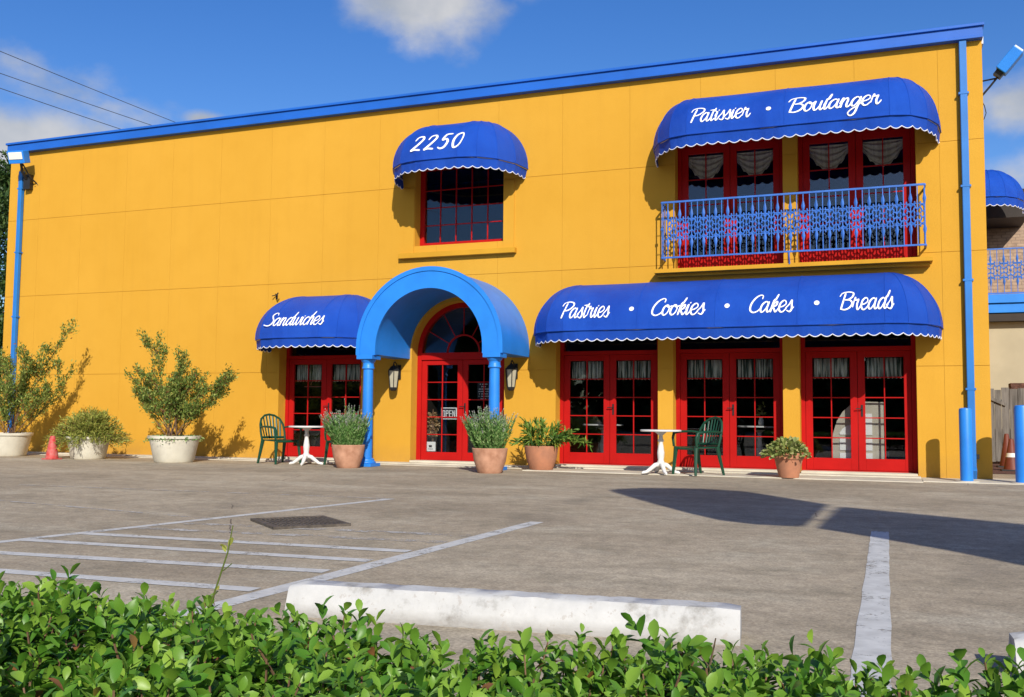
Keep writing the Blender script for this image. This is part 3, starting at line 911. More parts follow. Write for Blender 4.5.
    for k in range(npan + 1):
        x = l0 + (l1 - l0) * k / npan
        b.tube([(x, -p * .985 * math.sin(a), hv + H * .98 * math.cos(a)) for a in [PI / 2 * q / 10 for q in range(11)]], .012, 6)
    b.build('frame', M['steel'], t)
    if words:
        c0, c1 = cs; a0, a1 = math.acos(c0), math.acos(c1)
        def surf(x, v, lift):
            a = a0 + (a1 - a0) * v
            nx = Vector((0, -math.sin(a) / p, math.cos(a) / H)).normalized()
            P = Vector((x - cx, -p * math.sin(a), zs - zb + H * math.cos(a))) + nx * lift
            return P
        for wd, u0, u1 in words:
            if wd == '.':
                b = MB(); r_ = .038
                b.add([surf(u0 + r_ * math.cos(2 * PI * k / 14), .42 + r_ / .3 * math.sin(2 * PI * k / 14), .006) for k in range(14)], [tuple(range(14))])
                b.build('lettering', M['letter'], t)
            else:
                script_text(wd, u0, u1, surf, wid).build('lettering', M['letter'], t)
    return t
GA = 'blue awnings with white scalloped edges'
awning(-8.28, -5.81, 4.99, 5.19, .86, 1.15, .85, 'short blue dome awning numbered 2250 above the small upper window', [('2250', -7.52, -6.58)], (.18, .50), wid=.10)
awning(-3.54, .80, 4.99, 5.19, .83, 1.15, .72, 'long blue awning over the upper balcony reading Patissier and Boulanger', [('Patissier', -2.75, -1.86), ('.', -1.60, 0), ('Boulanger', -1.31, -.03)], (.20, .50))
awning(-5.58, .77, 2.04, 2.23, .84, 1.15, .80, 'longest blue awning over three door pairs reading Pastries Cookies Cakes Breads',
       [('Pastries', -4.82, -4.03), ('.', -3.69, 0), ('Cookies', -3.36, -2.55), ('.', -2.23, 0), ('Cakes', -1.89, -1.27), ('.', -.95, 0), ('Breads', -.63, .09)], (.22, .54))
awning(-11.06, -8.42, 2.04, 2.23, .85, 1.15, .85, 'blue awning reading Sandwiches left of the arched entrance', [('Sandwiches', -10.42, -9.18)], (.24, .52))
awning(.35, 2.92, 5.50, 5.72, .80, 1.2, .8, 'blue awning on the set back beige wing right of the yellow corner', None, y0=8.55)

# ------------------------------------------------------------------ portico
PT = thing('entrance_portico', 'azure barrel vaulted portico on two columns over the arched entrance', 'portico', (-7.07, -.65, 0))
def ring(b, r0, r1, y0, y1, sp, drop, n=40):
    outer = [(-r1, sp - drop)] + [(-r1 * math.cos(PI * k / n), sp + r1 * math.sin(PI * k / n)) for k in range(n + 1)] + [(r1, sp - drop)]
    inner = [(-r0, sp - drop)] + [(-r0 * math.cos(PI * k / n), sp + r0 * math.sin(PI * k / n)) for k in range(n + 1)] + [(r0, sp - drop)]
    m = len(outer)
    vs = [(x, y0, z) for x, z in outer] + [(x, y0, z) for x, z in inner] + [(x, y1, z) for x, z in outer] + [(x, y1, z) for x, z in inner]
    fs = []
    for i in range(m - 1):
        fs += [(i, i + 1, m + i + 1, m + i), (2 * m + i, 3 * m + i, 3 * m + i + 1, 2 * m + i + 1),
               (i, 2 * m + i, 2 * m + i + 1, i + 1), (m + i, m + i + 1, 3 * m + i + 1, 3 * m + i)]
    fs += [(0, m, 3 * m, 2 * m), (m - 1, 3 * m - 1, 4 * m - 1, 2 * m - 1)]
    b.add(vs, fs, True)
b = MB(); ring(b, .985, 1.31, -.60, .655, 1.99, .11); b.build('vault', M['azure'], PT)
b = MB(); ring(b, .975, 1.325, -.655, -.602, 1.99, .12); ring(b, 1.262, 1.335, -.672, -.656, 1.99, .12)
b.build('arch_front', M['azure'], PT)
for s, nm in ((-1, 0), (1, 0)):
    x = s * 1.155
    c = MB(); c.lathe([(.092, .10), (.092, .5), (.087, 1.2), (.083, 1.63)], (x, -.55, 0), 24)
    co = c.build('column', M['azure'], PT)
    c = MB(); c.box(x - .17, x + .17, -.72, -.38, 0, .055)
    c.lathe([(.155, .056), (.155, .075), (.135, .095), (.125, .11), (.125, .125), (.10, .14)], (x, -.55, 0), 24)
    c.build('base', M['azure'], co, bevel=.006)
    c = MB(); c.lathe([(.09, 1.63), (.105, 1.645), (.105, 1.665), (.093, 1.68), (.093, 1.74), (.12, 1.77), (.13, 1.80)], (x, -.55, 0), 24)
    c.box(x - .15, x + .15, -.70, -.40, 1.80, 1.868)
    c.build('capital', M['azure'], co, bevel=.005)

# ------------------------------------------------------------------ wall lanterns
def lantern(x, z, label):
    t = thing('wall_lantern', label, 'lantern', (x, 0, z), 0, 'black lanterns beside the entrance')
    b = MB(); b.box(-.05, .05, -.025, 0, -.02, .24)
    b.tube([(0, -.02, .17), (0, -.08, .25), (0, -.15, .29), (0, -.19, .27), (0, -.19, .22)], .011, 8)
    b.build('bracket', M['black'], t)
    b = MB(); b.lathe([(.115, .13), (.105, .15), (.06, .20), (.02, .225), (.012, .25), (0, .255)], (0, -.19, 0), 6, smooth=False)
    b.lathe([(.035, -.235), (.06, -.22), (.07, -.19), (.07, -.17)], (0, -.19, 0), 6, smooth=False)
    for k in range(6):
        a = 2 * PI * k / 6
        b.tube([(.07 * math.cos(a), -.19 + .07 * math.sin(a), -.175), (.105 * math.cos(a), -.19 + .105 * math.sin(a), .135)], .008, 6)
    b.build('cage', M['black'], t)
    b = MB(); b.lathe([(.062, -.168), (.096, .128)], (0, -.19, 0), 6, smooth=False); b.build('shade', M['lampglass'], t)
    return t
lantern(-8.28, 1.53, 'black lantern on the yellow wall beside the left portico column')
lantern(-6.02, 1.53, 'black lantern on the yellow wall beside the right portico column')

# ------------------------------------------------------------------ balcony railing
def railing(name, label, x0, x1, z0, z1, yf, n, y1=0.0, ornament=True):
    cx = (x0 + x1) / 2; w = (x1 - x0) / 2; H = z1 - z0
    t = thing(name, label, 'railing', (cx, y1, z0), 0)
    d = y1 - yf
    b = MB(); b.box(-w, w, -d - .014, -d + .014, H - .03, H)
    for s in (-1, 1): b.box(s * w - .013, s * w + .013, -d + .014, 0, H - .028, H - .002)
    b.build('top_rail', M['rail'], t, bevel=.003)
    b = MB(); b.box(-w, w, -d - .012, -d + .012, 0, .026)
    for s in (-1, 1): b.box(s * w - .012, s * w + .012, -d + .012, 0, .001, .025)
    b.build('bottom_rail', M['rail'], t, bevel=.003)
    xs = [-w + .012 + (2 * w - .024) * k / n for k in range(n + 1)]
    pk = None
    for x in xs:
        if pk is None:
            q = MB(); q.box(-.007, .007, -.007, .007, .026, H - .03); pk = q.build('picket', M['rail'], t); pk.location = (x, -d, 0)
        else:
            o = pk.copy(); link(o, t); o.location = (x, -d, 0)
    for s in (-1, 1):
        for y in (-d * .5, -.012):
            o = pk.copy(); link(o, t); o.location = (s * (w - .001), y, 0)
    if ornament:
        b = MB(); sp = xs[1] - xs[0]
        def spindle(x, za, zb_):
            m = (za + zb_) / 2
            b.tube([(x, -d, za), (x, -d, za + (m - za) * .5), (x, -d, m), (x, -d, zb_ - (zb_ - m) * .5), (x, -d, zb_)], [.004, .018, .030, .018, .003], 6)
        def curl(x, z, sx, sz, r):
            pts = []
            for k in range(15):
                a = k / 14 * 3.9; rr = r * (1 - k / 14 * .62)
                pts.append((x + sx * (r - rr * math.cos(a)), -d, z + sz * rr * math.sin(a) * 1.15))
            b.tube(pts, .0125, 5)
        for i, x in enumerate(xs):
            if i % 2 == 1:
                spindle(x, H * .64, H * .88); spindle(x, H * .15, H * .38)
                for s in (-1, 1):
                    if not 0 < i + s < n: continue
                    curl(x, H * .70, s, -1, sp * .40); curl(x, H * .32, s, 1, sp * .40)
                    curl(x, H * .62, s, 1, sp * .42); curl(x, H * .40, s, -1, sp * .42)
                    curl(x + s * .002, H * .53, s, 1, sp * .34); curl(x + s * .002, H * .49, s, -1, sp * .34)
            else:
                b.lathe([(0, H * .51 - .035), (.026, H * .51 - .015), (.026, H * .51 + .015), (0, H * .51 + .035)], (x, -d, 0), 6, smooth=False)
                if 0 < i < n:
                    for s in (-1, 1):
                        curl(x, H * .58, s, 1, sp * .36); curl(x, H * .44, s, -1, sp * .36)
        for s in (-1, 1):
            b.box(-w, w, -d - .004, -d + .004, H * (.51 + s * .17) - .005, H * (.51 + s * .17) + .005)
        b.build('scrollwork', M['rail'], t)
    return t
RL = railing('balcony_railing', 'blue wrought iron balcony railing with scrollwork below the upper awning', -3.39, .55, 3.42, 4.35, -.30, 41)
b = MB()
b.tube([(.02, -.30, .01), (.02, -.31, -.05), (.02, -.29, -.10), (.02, -.25, -.13), (.02, -.24, -.17)], .012, 6)
b.tube([(.02, -.25, -.13), (.02, -.215, -.155)], .012, 6)
b.build('support_bracket', M['rail'], RL)

# ------------------------------------------------------------------ downspouts, bollards, floodlights, cables
def downspout(x, ztop, label, zb=.02):
    t = thing('downspout', label, 'downspout', (x, -.05, 0), 0, 'blue downspouts at the corners')
    b = MB(); b.box(-.05, .05, -.045, .035, zb + .12, ztop); b.build('pipe', M['azure_dull'], t, bevel=.008)
    b = MB(); b.obox((0, -.05, .09), ((1, 0, 0), (0, .8, .6), (0, -.6, .8)), (.05, .04, .09)); b.build('outlet', M['azure_dull'], t, bevel=.006)
    for z in (1.3, 2.9, 4.3, 5.7):
        if z < ztop: b = MB(); b.box(-.07, .07, -.051, .048, z, z + .03); b.build('strap', M['azure_dull'], t)
    return t
ds = downspout(1.115, 6.52, 'tall blue downspout at the right corner behind a bollard')
b = MB(); b.box(.051, .09, -.03, .03, .30, .37); b.build('socket_box', M['black'], ds)
downspout(-17.56, 6.1, 'tall blue downspout at the left corner behind the tub shrub')

def bollard(x, y, h, label, r=.098):
    t = thing('bollard', label, 'bollard', (x, y, 0), 0, 'round blue bollards')
    b = MB(); b.lathe([(r, 0), (r, h - .03), (r * .92, h - .008), (r * .7, h), (0, h + .004)], (0, 0, 0), 28); b.build('post', M['azure'], t)
    b = MB(); b.lathe([(.16, 0), (.155, .02), (.1, .022)], (0, 0, 0), 24); b.build('footing', M['walk'], t)
    return t
bollard(.99, -.74, 1.03, 'round blue bollard in front of the right corner downspout', .084)
bollard(1.69, -.76, 1.07, 'round blue bollard at the right edge of the photo before the fence')

def floodlight(loc, rz, tilt, size, label, lens, bracket):
    t = thing('floodlight', label, 'floodlight', loc, rz, 'floodlights at the roof corners')
    w_, d_, h_ = size
    cx_ = Matrix.Rotation(tilt, 3, 'X')
    ax = [cx_ @ Vector(q) for q in ((1, 0, 0), (0, 1, 0), (0, 0, 1))]
    b = MB(); b.obox((0, 0, 0), ax, (w_ / 2, d_ / 2, h_ / 2)); h = b.build('housing', M['azure_dull'] if bracket else M['azure'], t, bevel=.012)
    b = MB(); b.obox(ax[1] * (-d_ / 2 - .006) + ax[2] * .03, ax, (w_ / 2 - .03, .006, h_ / 2 - .06)); b.build('lens', lens, t, bevel=.004)
    return t
fl = floodlight((-17.26, -.42, 6.30), math.radians(10), math.radians(18), (.38, .20, .27), 'pale box floodlight under the left roof corner', M['ivory'], False)
b = MB(); b.tube([(0, .08, -.12), (-.02, .15, -.28), (-.03, .33, -.42)], .03, 8); b.tube([(.02, .1, -.12), (.12, .25, -.40), (.15, .40, -.48)], .016, 8)
b.box(-.10, .06, .30, .41, -.62, -.30); b.build('bracket', M['black'], fl)
b = MB(); b.tube([(.15, .39, -.47), (.25, .405, -.60), (.42, .41, -.63), (.5, .41, -.55), (.36, .41, -.50), (.1, .41, -.55)], .008, 6); b.build('cable', M['black'], fl)
fr = thing('floodlight', 'blue arm mounted floodlight pointing outward at the right roof corner', 'floodlight', (1.38, .6, 6.05), 0, 'floodlights at the roof corners')
ax = [Vector(q).normalized() for q in ((.62, -.15, .72), (.1, 1, .1), (-.72, -.1, .62))]
b = MB(); b.obox((.42, -.1, .27), ax, (.19, .13, .085)); b.build('housing', M['azure'], fr, bevel=.012)
b = MB(); b.obox(Vector((.42, -.1, .27)) + ax[0] * .2, ax, (.012, .11, .07)); b.build('lens', M['ivory'], fr)
b = MB(); b.obox(Vector((.42, -.1, .27)) - ax[0] * .23, ax, (.05, .07, .06)); b.tube([(0, 0, .03), (.27, -.06, .04)], .013, 8); b.tube([(0, 0, -.24), (.16, -.03, -.06), (.29, -.06, .10)], .016, 8)
b.box(0, .03, -.06, .06, -.30, .09); b.build('bracket', M['black'], fr)
b = MB(); b.tube([(.02, 0, -.24), (.07, 0, -.36), (.09, 0, -.47), (.06, 0, -.56), (.0, 0, -.62)], .007, 6); b.build('cable', M['black'], fr)

for i, (xa, xb, z, dy, lb) in enumerate(((-21.3, -21.1, 10.2, 0, 'uppermost of three dark overhead cables above the left roof end'),
                                          (-21.5, -20.2, 9.7, 0, 'middle one of three dark overhead cables above the left roof end'),
                                          (-21.2, -20.2, 9.2, 0, 'lowest of three dark overhead cables above the left roof end'))):
    P = []
    for k in range(31):
        y = -30 + 75 * k / 30; u = (y - 2.4) / 6
        P.append((xa + (xb - xa) * u * .5, y, z + .0011 * (y - 5) ** 2 - .001 * 30))
    b = MB(); b.tube(P, .009, 6)
    o = b.build('overhead_cable', M['wire']); tag(o, lb, 'cable', 'overhead cables')

t = thing('wall_hook', 'small dark metal hook on the yellow wall above the Sandwiches awning', 'hook', (-10.93, 0, 3.12))
b = MB(); b.box(-.02, .02, -.012, 0, -.05, .05); b.tube([(0, -.012, 0), (.04, -.10, .03), (.10, -.16, .0), (.13, -.15, .05)], .014, 6); b.tube([(0, -.012, .03), (-.05, -.09, .0)], .010, 6)
b.build('bracket', M['black'], t)

# ------------------------------------------------------------------ wing, fence and cones at right
WB = thing('wing_building', 'set back beige wing with blue band and shingled roof right of the yellow corner', 'building', (5, 8.6, 0))
b = MB(); b.box(-3.6, 9, -.70, 6, 0, 3.2); b.build('wall', M['wing_wall'], WB)
b = MB(); b.box(-3.6, 9, -.92, -.70, 3.02, 3.18); b.build('shade_strip', M['darkwood'], WB)  # dark strip put in for the shade under the balcony band
b = MB(); b.box(-3.6, 9, -.95, .2, 3.20, 3.40); b.box(-3.6, 9, -1.0, .2, 3.41, 3.60); b.build('balcony_band', M['azure'], WB, bevel=.008)
b = MB(); b.add([(-3.6, .4, 3.6), (9, .4, 3.6), (9, 2.6, 6.6), (-3.6, 2.6, 6.6), (-3.6, 6, 6.6), (9, 6, 6.6), (9, 6, 3.6), (-3.6, 6, 3.6)],
               [(0, 1, 2, 3), (3, 2, 5, 4), (4, 5, 6, 7), (0, 3, 4, 7), (1, 6, 5, 2)]); b.build('roof', M['shingle'], WB)
b = MB(); b.box(-4.3, -1.95, .5, 2.4, 5.55, 6.2); b.build('dormer_shade', M['darkwood'], WB)  # dormer block coloured dark to stand in for shade under the awning
railing('balcony_railing', 'blue railing with white pickets on the balcony of the beige wing', 1.45, 7.5, 3.62, 4.62, 7.72, 46, y1=8.9, ornament=True)
for x, y, lb, h in ((1.95, 3.1, 'dark red traffic cone with white band beside the yellow corner', .55), (2.03, 4.6, 'dark orange traffic cone standing in front of the board fence', .62)):
    t = thing('traffic_cone', lb, 'traffic cone', (x, y, 0), 0, 'traffic cones beside the fence')
    b = MB(); b.lathe([(.13, .03), (.035, h), (.025, h + .005), (.02, h)], (0, 0, 0), 20); b.build('cone', M['cone'], t)
    b = MB(); b.box(-.17, .17, -.17, .17, 0, .03); b.build('base', M['black'], t, bevel=.006)
    if h < .6:
        b = MB(); b.lathe([(.094, .24), (.068, .36)], (0, 0, 0), 20); b.build('band', M['white'], t)
FN = thing('board_fence', 'grey weathered vertical board fence between yellow corner and right bollard', 'fence', (5, 6, 0))
b = MB(); x = -3.7
while x < 6:
    w_ = random.uniform(.12, .15); b.box(x, x + w_ - .008, random.uniform(-.012, .0), .02, random.uniform(.02, .06), 1.5 + random.uniform(-.03, .03)); x += w_
b.build('boards', M['fence'], FN)
b = MB()
for z in (.35, 1.2): b.box(-3.7, 6, .02, .06, z, z + .09)
b.obox((-3.2, -.03, 1.36), ((.9, 0, -.42), (0, 1, 0), (.42, 0, .9)), (.42, .015, .03))
b.build('rail', M['fence'], FN)
b = MB(); b.box(-2.72, 0.2, .062, .5, 1.1, 1.62); b.build('planter_box', M['mulch'], FN)

# ------------------------------------------------------------------ tables and chairs
def make_table(name, label, loc, rz, group, h=.665, r=.31):
    t = thing(name, label, 'table', loc, rz, group)
    b = MB(); b.lathe([(r - .01, h - .03), (r, h - .022), (r, h - .006), (r - .012, h), (0, h)], (0, 0, 0), 40); b.build('tabletop', M['white'], t)
    b = MB(); b.lathe([(.03, .10), (.055, .13), (.06, .17), (.042, .21), (.05, .25), (.055, .32), (.04, .42), (.032, .47), (.048, .50), (.032, .53), (.03, .58), (.07, .615), (.10, .634)], (0, 0, 0), 20)
    b.build('pedestal', M['white'], t)
    ft = None
    for k in range(4):
        if ft is None:
            q = MB(); q.tube([(.02, 0, .15), (.09, 0, .13), (.16, 0, .075), (.22, 0, .03), (.27, 0, .022), (.295, 0, .012)], [.035, .036, .032, .026, .024, .014], 10, flat=1.0)
            ft = q.build('foot', M['white'], t)
        else:
            o = ft.copy(); link(o, t); o.rotation_euler = (0, 0, PI / 2 * k)
    return t
make_table('bistro_table', 'white round pedestal table between the first two red door pairs', (-3.23, -1.10, .012), .5, 'white pedestal tables outside')
make_table('bistro_table', 'white round pedestal table beside the pot near the Sandwiches doors', (-9.38, -1.25, 0), .3, 'white pedestal tables outside')

def make_chair(label, loc, face, copy_of=None):
    """green plastic armchair; local front = -y"""
    rz = math.atan2(face[0], -face[1])
    if copy_of:
        t = copy_tree(copy_of); t.location = loc; t.rotation_euler = (0, 0, rz); t['label'] = label; return t
    t = thing('plastic_chair', label, 'chair', loc, rz, 'dark green plastic armchairs')
    b = MB(); n = 10; vs = []; fs = []
    for i in range(n + 1):
        for j in range(n + 1):
            u, v = i / n * 2 - 1, j / n * 2 - 1
            x = u * (.235 - .02 * v); y = v * .23
            vs.append((x, y, .42 - .018 * (1 - u * u) * (1 - v * v) - (.03 * max(0, -v - .75) / .25)))
    for i in range(n):
        for j in range(n): fs.append((i * (n + 1) + j, i * (n + 1) + j + 1, (i + 1) * (n + 1) + j + 1, (i + 1) * (n + 1) + j))
    b.add(vs, fs, True); o = b.build('seat', M['green_plastic'], t); s = o.modifiers.new('thick', 'SOLIDIFY'); s.thickness = .022
    b = MB()
    yb = lambda z: .21 + (z - .42) * .26
    arch = [(-.235, .40), (-.245, .55), (-.235, .68), (-.19, .78), (-.10, .84), (0, .857), (.10, .84), (.19, .78), (.235, .68), (.245, .55), (.235, .40)]
    bow = lambda x: .05 * (1 - (x / .25) ** 2)
    b.tube([(x, yb(z) + bow(x), z) for x, z in arch], .019, 8)
    for k in range(-3, 4):
        x0 = k * .052; x1 = k * .066; zt = .835 - .055 * (k / 3.0) ** 2 * 1.5
        pts = [(x0 + (x1 - x0) * q / 5, yb(.43 + (zt - .43) * q / 5) + bow(x0), .43 + (zt - .43) * q / 5) for q in range(6)]
        b.tube(pts, .017, 6, flat=.5)
    b.tube([(-.22, yb(.46) + .01, .455), (0, yb(.46) + .05, .455), (.22, yb(.46) + .01, .455)], .02, 8)
    b.build('backrest', M['green_plastic'], t)
    for s in (-1, 1):
        b = MB(); b.tube([(s * .245, .26, .63), (s * .265, .12, .645), (s * .27, -.10, .64), (s * .265, -.22, .62), (s * .26, -.245, .55), (s * .255, -.23, .42)], [.018, .022, .026, .026, .022, .02], 8, flat=.8)
        b.build('armrest', M['green_plastic'], t)
        for (y0_, y1_) in ((-.21, -.25), (.20, .30)):
            b = MB(); b.tube([(s * .225, y0_, .42), (s * .24, (y0_ + y1_) / 2, .2), (s * .255, y1_, 0)], [.034, .027, .02], 8)
            b.build('leg', M['green_plastic'], t)
    return t
ch0 = make_chair('green plastic chair between the white table and second red door pair', (-2.70, -1.02, .012), (-.62, -.78))
make_chair('green plastic chair left of the Sandwiches table turned towards it', (-9.98, -1.15, 0), (.93, -.37), ch0)
make_chair('green plastic chair half hidden behind the flowering pot by the Sandwiches doors', (-8.78, -.95, 0), (-.97, .25), ch0)

# ------------------------------------------------------------------ plants
def pot_mesh(kind):
    if kind == 'tub': return [(.31, 0), (.33, .02), (.41, .38), (.415, .40), (.44, .405), (.445, .45), (.43, .452), (.41, .40), (.40, .36)]
    if kind == 'clay': return [(.19, 0), (.20, .01), (.265, .2), (.29, .36), (.295, .40), (.285, .41), (.27, .40), (.26, .34)]
    if kind == 'rim': return [(.135, 0), (.14, .01), (.19, .24), (.195, .26), (.215, .265), (.225, .345), (.215, .35), (.20, .34), (.19, .28)]

def potted(name, label, cat, loc, kind, pm, scale=1.0, group=None):
    t = thing(name, label, cat, loc, random.uniform(0, 6), group)
    pr = [(r * scale, z * scale) for r, z in pot_mesh(kind)]
    b = MB(); b.lathe(pr, (0, 0, 0), 36, wob=.006); b.build('pot', pm, t)
    b = MB(); b.lathe([(pr[-1][0] * .99, pr[-1][1] - .01), (pr[-1][0] * .5, pr[-1][1] + .01), (0, pr[-1][1] + .02)], (0, 0, 0), 20); b.build('soil', M['soil'], t)
    return t, pr[-1][1]

def scatter_leaves(pts, dirs, L, W, tpl, jitter=.9, fold=.25, rr=rng):
    n = len(pts)
    D = norm(np.array(dirs) + rr.normal(0, jitter, (n, 3)))
    Nn = norm(rr.normal(0, .6, (n, 3)) + np.array([0, 0, 1.0]))
    return leaves(np.array(pts), D, Nn, L * rr.uniform(.7, 1.25, n), W * rr.uniform(.75, 1.2, n), tpl, fold)

def twiggy_shrub(t, z0, tips, nleaf, leafL, leafW, m, seed, wildness=.12, spread=.12):
    """tips: (dx, dy, dz) of the leading shoots; side shoots follow each leader"""
    rr = random.Random(seed); rg = np.random.default_rng(seed)
    st = MB(); P = []; D = []
    def shoot(a, b_, r, lev):
        a, b_ = Vector(a), Vector(b_)
        mid = a.lerp(b_, .5) + Vector((rr.uniform(-1, 1), rr.uniform(-1, 1), rr.uniform(0, .6))) * wildness * (b_ - a).length
        pts = [a.lerp(mid, q / 3).lerp(mid.lerp(b_, q / 3), q / 3) for q in range(4)]
        pts = [((1 - u) ** 2) * a + 2 * u * (1 - u) * mid + u * u * b_ for u in [q / 7 for q in range(8)]]
        st.tube(pts, [r * (1 - .75 * q / 7) for q in range(8)], 5)
        d = (b_ - a).normalized(); ln = (b_ - a).length
        lo = .30 if lev == 0 else .1
        for k in range(int(nleaf * ln)):
            u = lo + (1 - lo) * rr.random() ** .8
            q = ((1 - u) ** 2) * a + 2 * u * (1 - u) * mid + u * u * b_
            q = q + Vector((rr.gauss(0, 1), rr.gauss(0, 1), rr.gauss(0, 1))) * .035
            P.append(tuple(q)); D.append(tuple(d * .9 + Vector((rr.uniform(-1, 1), rr.uniform(-1, 1), rr.uniform(-.4, .8))) * .9))
        if lev < 2:
            for k in range(5 if lev == 0 else 3):
                u = rr.uniform(.28, .92)
                q = ((1 - u) ** 2) * a + 2 * u * (1 - u) * mid + u * u * b_
                off = (d + Vector((rr.uniform(-1, 1), rr.uniform(-1, 1), rr.uniform(-.3, .9))) * .75).normalized()
                shoot(q, q + off * ln * rr.uniform(.18, .40), r * .5, lev + 1)
    for i, tip in enumerate(tips):
        a = Vector((rr.uniform(-1, 1) * spread, rr.uniform(-1, 1) * spread, z0))
        shoot(a, Vector(tip) + Vector((0, 0, z0)), .011, 0)
    st.build('stems', M['twig'], t)
    V, F, k = scatter_leaves(P, D, leafL, leafW, LEAF_NARROW, .5, rr=rg)
    var = np.repeat(rg.uniform(0, 1, len(P)), k)
    fastmesh('foliage', V, F, m, t, var)

GT = 'cream tubs along the yellow wall'
t, z = potted('tub_planter', 'cream tub with a tall twiggy shrub, cut off at the left edge of photo', 'potted plant', (-16.2, -1.3, 0), 'tub', M['tub'], 1.0, GT)
t.rotation_euler = (0, 0, 0)
twiggy_shrub(t, z, [(1.2, .1, 1.95), (1.3, 0, 1.05), (.6, -.2, 1.35), (.2, .1, 1.5), (-.3, 0, 1.6), (-.7, .1, 1.3), (-1.1, 0, 1.2), (.3, -.3, 1.0), (.75, .3, .9), (-.5, -.3, .9), (1.0, -.2, .8), (.1, -.3, .7), (.5, 0, 1.35), (.15, -.2, 1.2)], 150, .055, .021, M['shrub'], 3)
t, z = potted('tub_planter', 'cream tub with a tall twiggy shrub standing in the middle of bare wall', 'potted plant', (-11.86, -1.65, 0), 'tub', M['tub'], 1.03, GT)
t.rotation_euler = (0, 0, 0)
twiggy_shrub(t, z, [(-.95, 0, 1.12), (-.85, .1, .75), (-.40, 0, 1.74), (-.45, -.1, 1.25), (0, .1, 1.2), (.25, 0, 1.20), (.45, -.1, 1.1), (.95, .1, .9), (1.10, 0, 1.05), (.7, -.2, .85), (.1, -.3, 1.0), (-.6, -.2, .9), (.35, .2, 1.0), (0, -.2, .8), (-.1, .1, 1.15), (.55, .1, 1.0), (-.75, 0, 1.1), (.2, -.1, 1.3)], 160, .052, .022, M['shrub'], 8)
# low creeping skirt in that tub
P = []; D = []
for k in range(900):
    a = random.uniform(0, 2 * PI); r = .46 * math.sqrt(random.random()) + (.06 if random.random() < .3 else 0)
    P.append((r * math.cos(a), r * math.sin(a), z + .02 + random.uniform(0, .06) - (.10 * max(0, r - .42) / .1) * random.random())); D.append((math.cos(a) * .6, math.sin(a) * .6, .3))
V, F, k = scatter_leaves(P, D, .045, .02, LEAF_NARROW, .6)
fastmesh('ground_cover', V, F, M['lavender'], t, np.repeat(rng.uniform(0, 1, len(P)), k))

t, z = potted('tub_planter', 'cream tub with a low spreading yellow green mound next to the red cone', 'potted plant', (-14.02, -1.45, 0), 'tub', M['tub'], .92, GT)
t.rotation_euler = (0, 0, 0)
P = []; D = []; st = MB(); rr = random.Random(4)
for k in range(300):
    a = rr.uniform(0, 2 * PI); q = math.sqrt(rr.random()); R_ = .92 * q; h = .54 * (1 - q ** 2.2) + rr.uniform(-.1, .08)
    tip = Vector((R_ * math.cos(a), R_ * .62 * math.sin(a), z + h - (.12 if q > .75 and rr.random() < .6 else 0)))
    base = Vector((.2 * q * math.cos(a), .2 * q * math.sin(a), z))
    mid = base.lerp(tip, .5) + Vector((0, 0, .12))
    pts = [((1 - u) ** 2) * base + 2 * u * (1 - u) * mid + u * u * tip for u in [j / 5 for j in range(6)]]
    st.tube(pts, .003, 4)
    for j in range(34):
        u = rr.uniform(.25, 1); p_ = ((1 - u) ** 2) * base + 2 * u * (1 - u) * mid + u * u * tip
        P.append(tuple(p_ + Vector((rr.gauss(0, .02), rr.gauss(0, .02), rr.gauss(0, .02)))))
        D.append(tuple((tip - mid).normalized() + Vector((0, 0, .3))))
st.build('stems', M['twig'], t)
V, F, k = scatter_leaves(P, D, .065, .016, LEAF_NARROW, .7)
fastmesh('foliage', V, F, M['mound'], t, np.repeat(rng.uniform(0, .95, len(P)), k))

# lavender pots
def lavender(label, loc, seed, lean=(0, 0)):
    t, z = potted('potted_lavender', label, 'potted plant', loc, 'clay', M['terracotta_pale'], .92, 'terracotta pots of lavender')
    t.rotation_euler = (0, 0, 0)
    rr = random.Random(seed); rg = np.random.default_rng(seed)
    P = []; D = []; P2 = []; D2 = []; st = MB()
    for k in range(170):
        a = rr.uniform(0, 2 * PI); q = math.sqrt(rr.random())
        ln = rr.uniform(.52, .86) * (1.02 - .22 * q)
        d = Vector((math.cos(a) * q * .46 + lean[0], math.sin(a) * q * .46 + lean[1], 1)).normalized()
        base = Vector((math.cos(a) * q * .19, math.sin(a) * q * .19, z)); tip = base + d * ln * .95 + Vector((0, 0, -.05 * q))
        st.tube([base, base.lerp(tip, .5) + Vector((rr.uniform(-.02, .02), rr.uniform(-.02, .02), .01)), tip], .0035, 4)
        for j in range(46):
            u = rr.uniform(.05, .84); p_ = base.lerp(tip, u)
            P.append(tuple(p_)); b2 = rr.uniform(0, 2 * PI); D.append(tuple(d * .8 + Vector((math.cos(b2), math.sin(b2), .2)) * .7))
        for j in range(16):
            u = rr.uniform(.82, 1.02); p_ = base.lerp(tip, u)
            b2 = rr.uniform(0, 2 * PI); P2.append(tuple(p_)); D2.append(tuple(d * .9 + Vector((math.cos(b2), math.sin(b2), 0)) * .8))
    st.build('stems', M['lavender'], t)
    V, F, k = scatter_leaves(P, D,   .060, .014, LEAF_NARROW, .25, rr=rg); fastmesh('foliage', V, F, M['lavender'], t, np.repeat(rg.uniform(0, .95, len(P)), k))
    V, F, k = scatter_leaves(P2, D2, .018, .012, LEAF_NARROW, .3, rr=rg); fastmesh('flowers', V, F, M['lavtip'], t, np.repeat(rg.uniform(0, .94, len(P2)), k))
lavender('terracotta pot of grey tipped lavender left of the left portico column', (-8.24, -1.78, 0), 21, (-.12, 0))
lavender('terracotta pot of grey tipped lavender in front of the right portico column', (-5.66, -1.98, 0), 33, (-.04, 0))

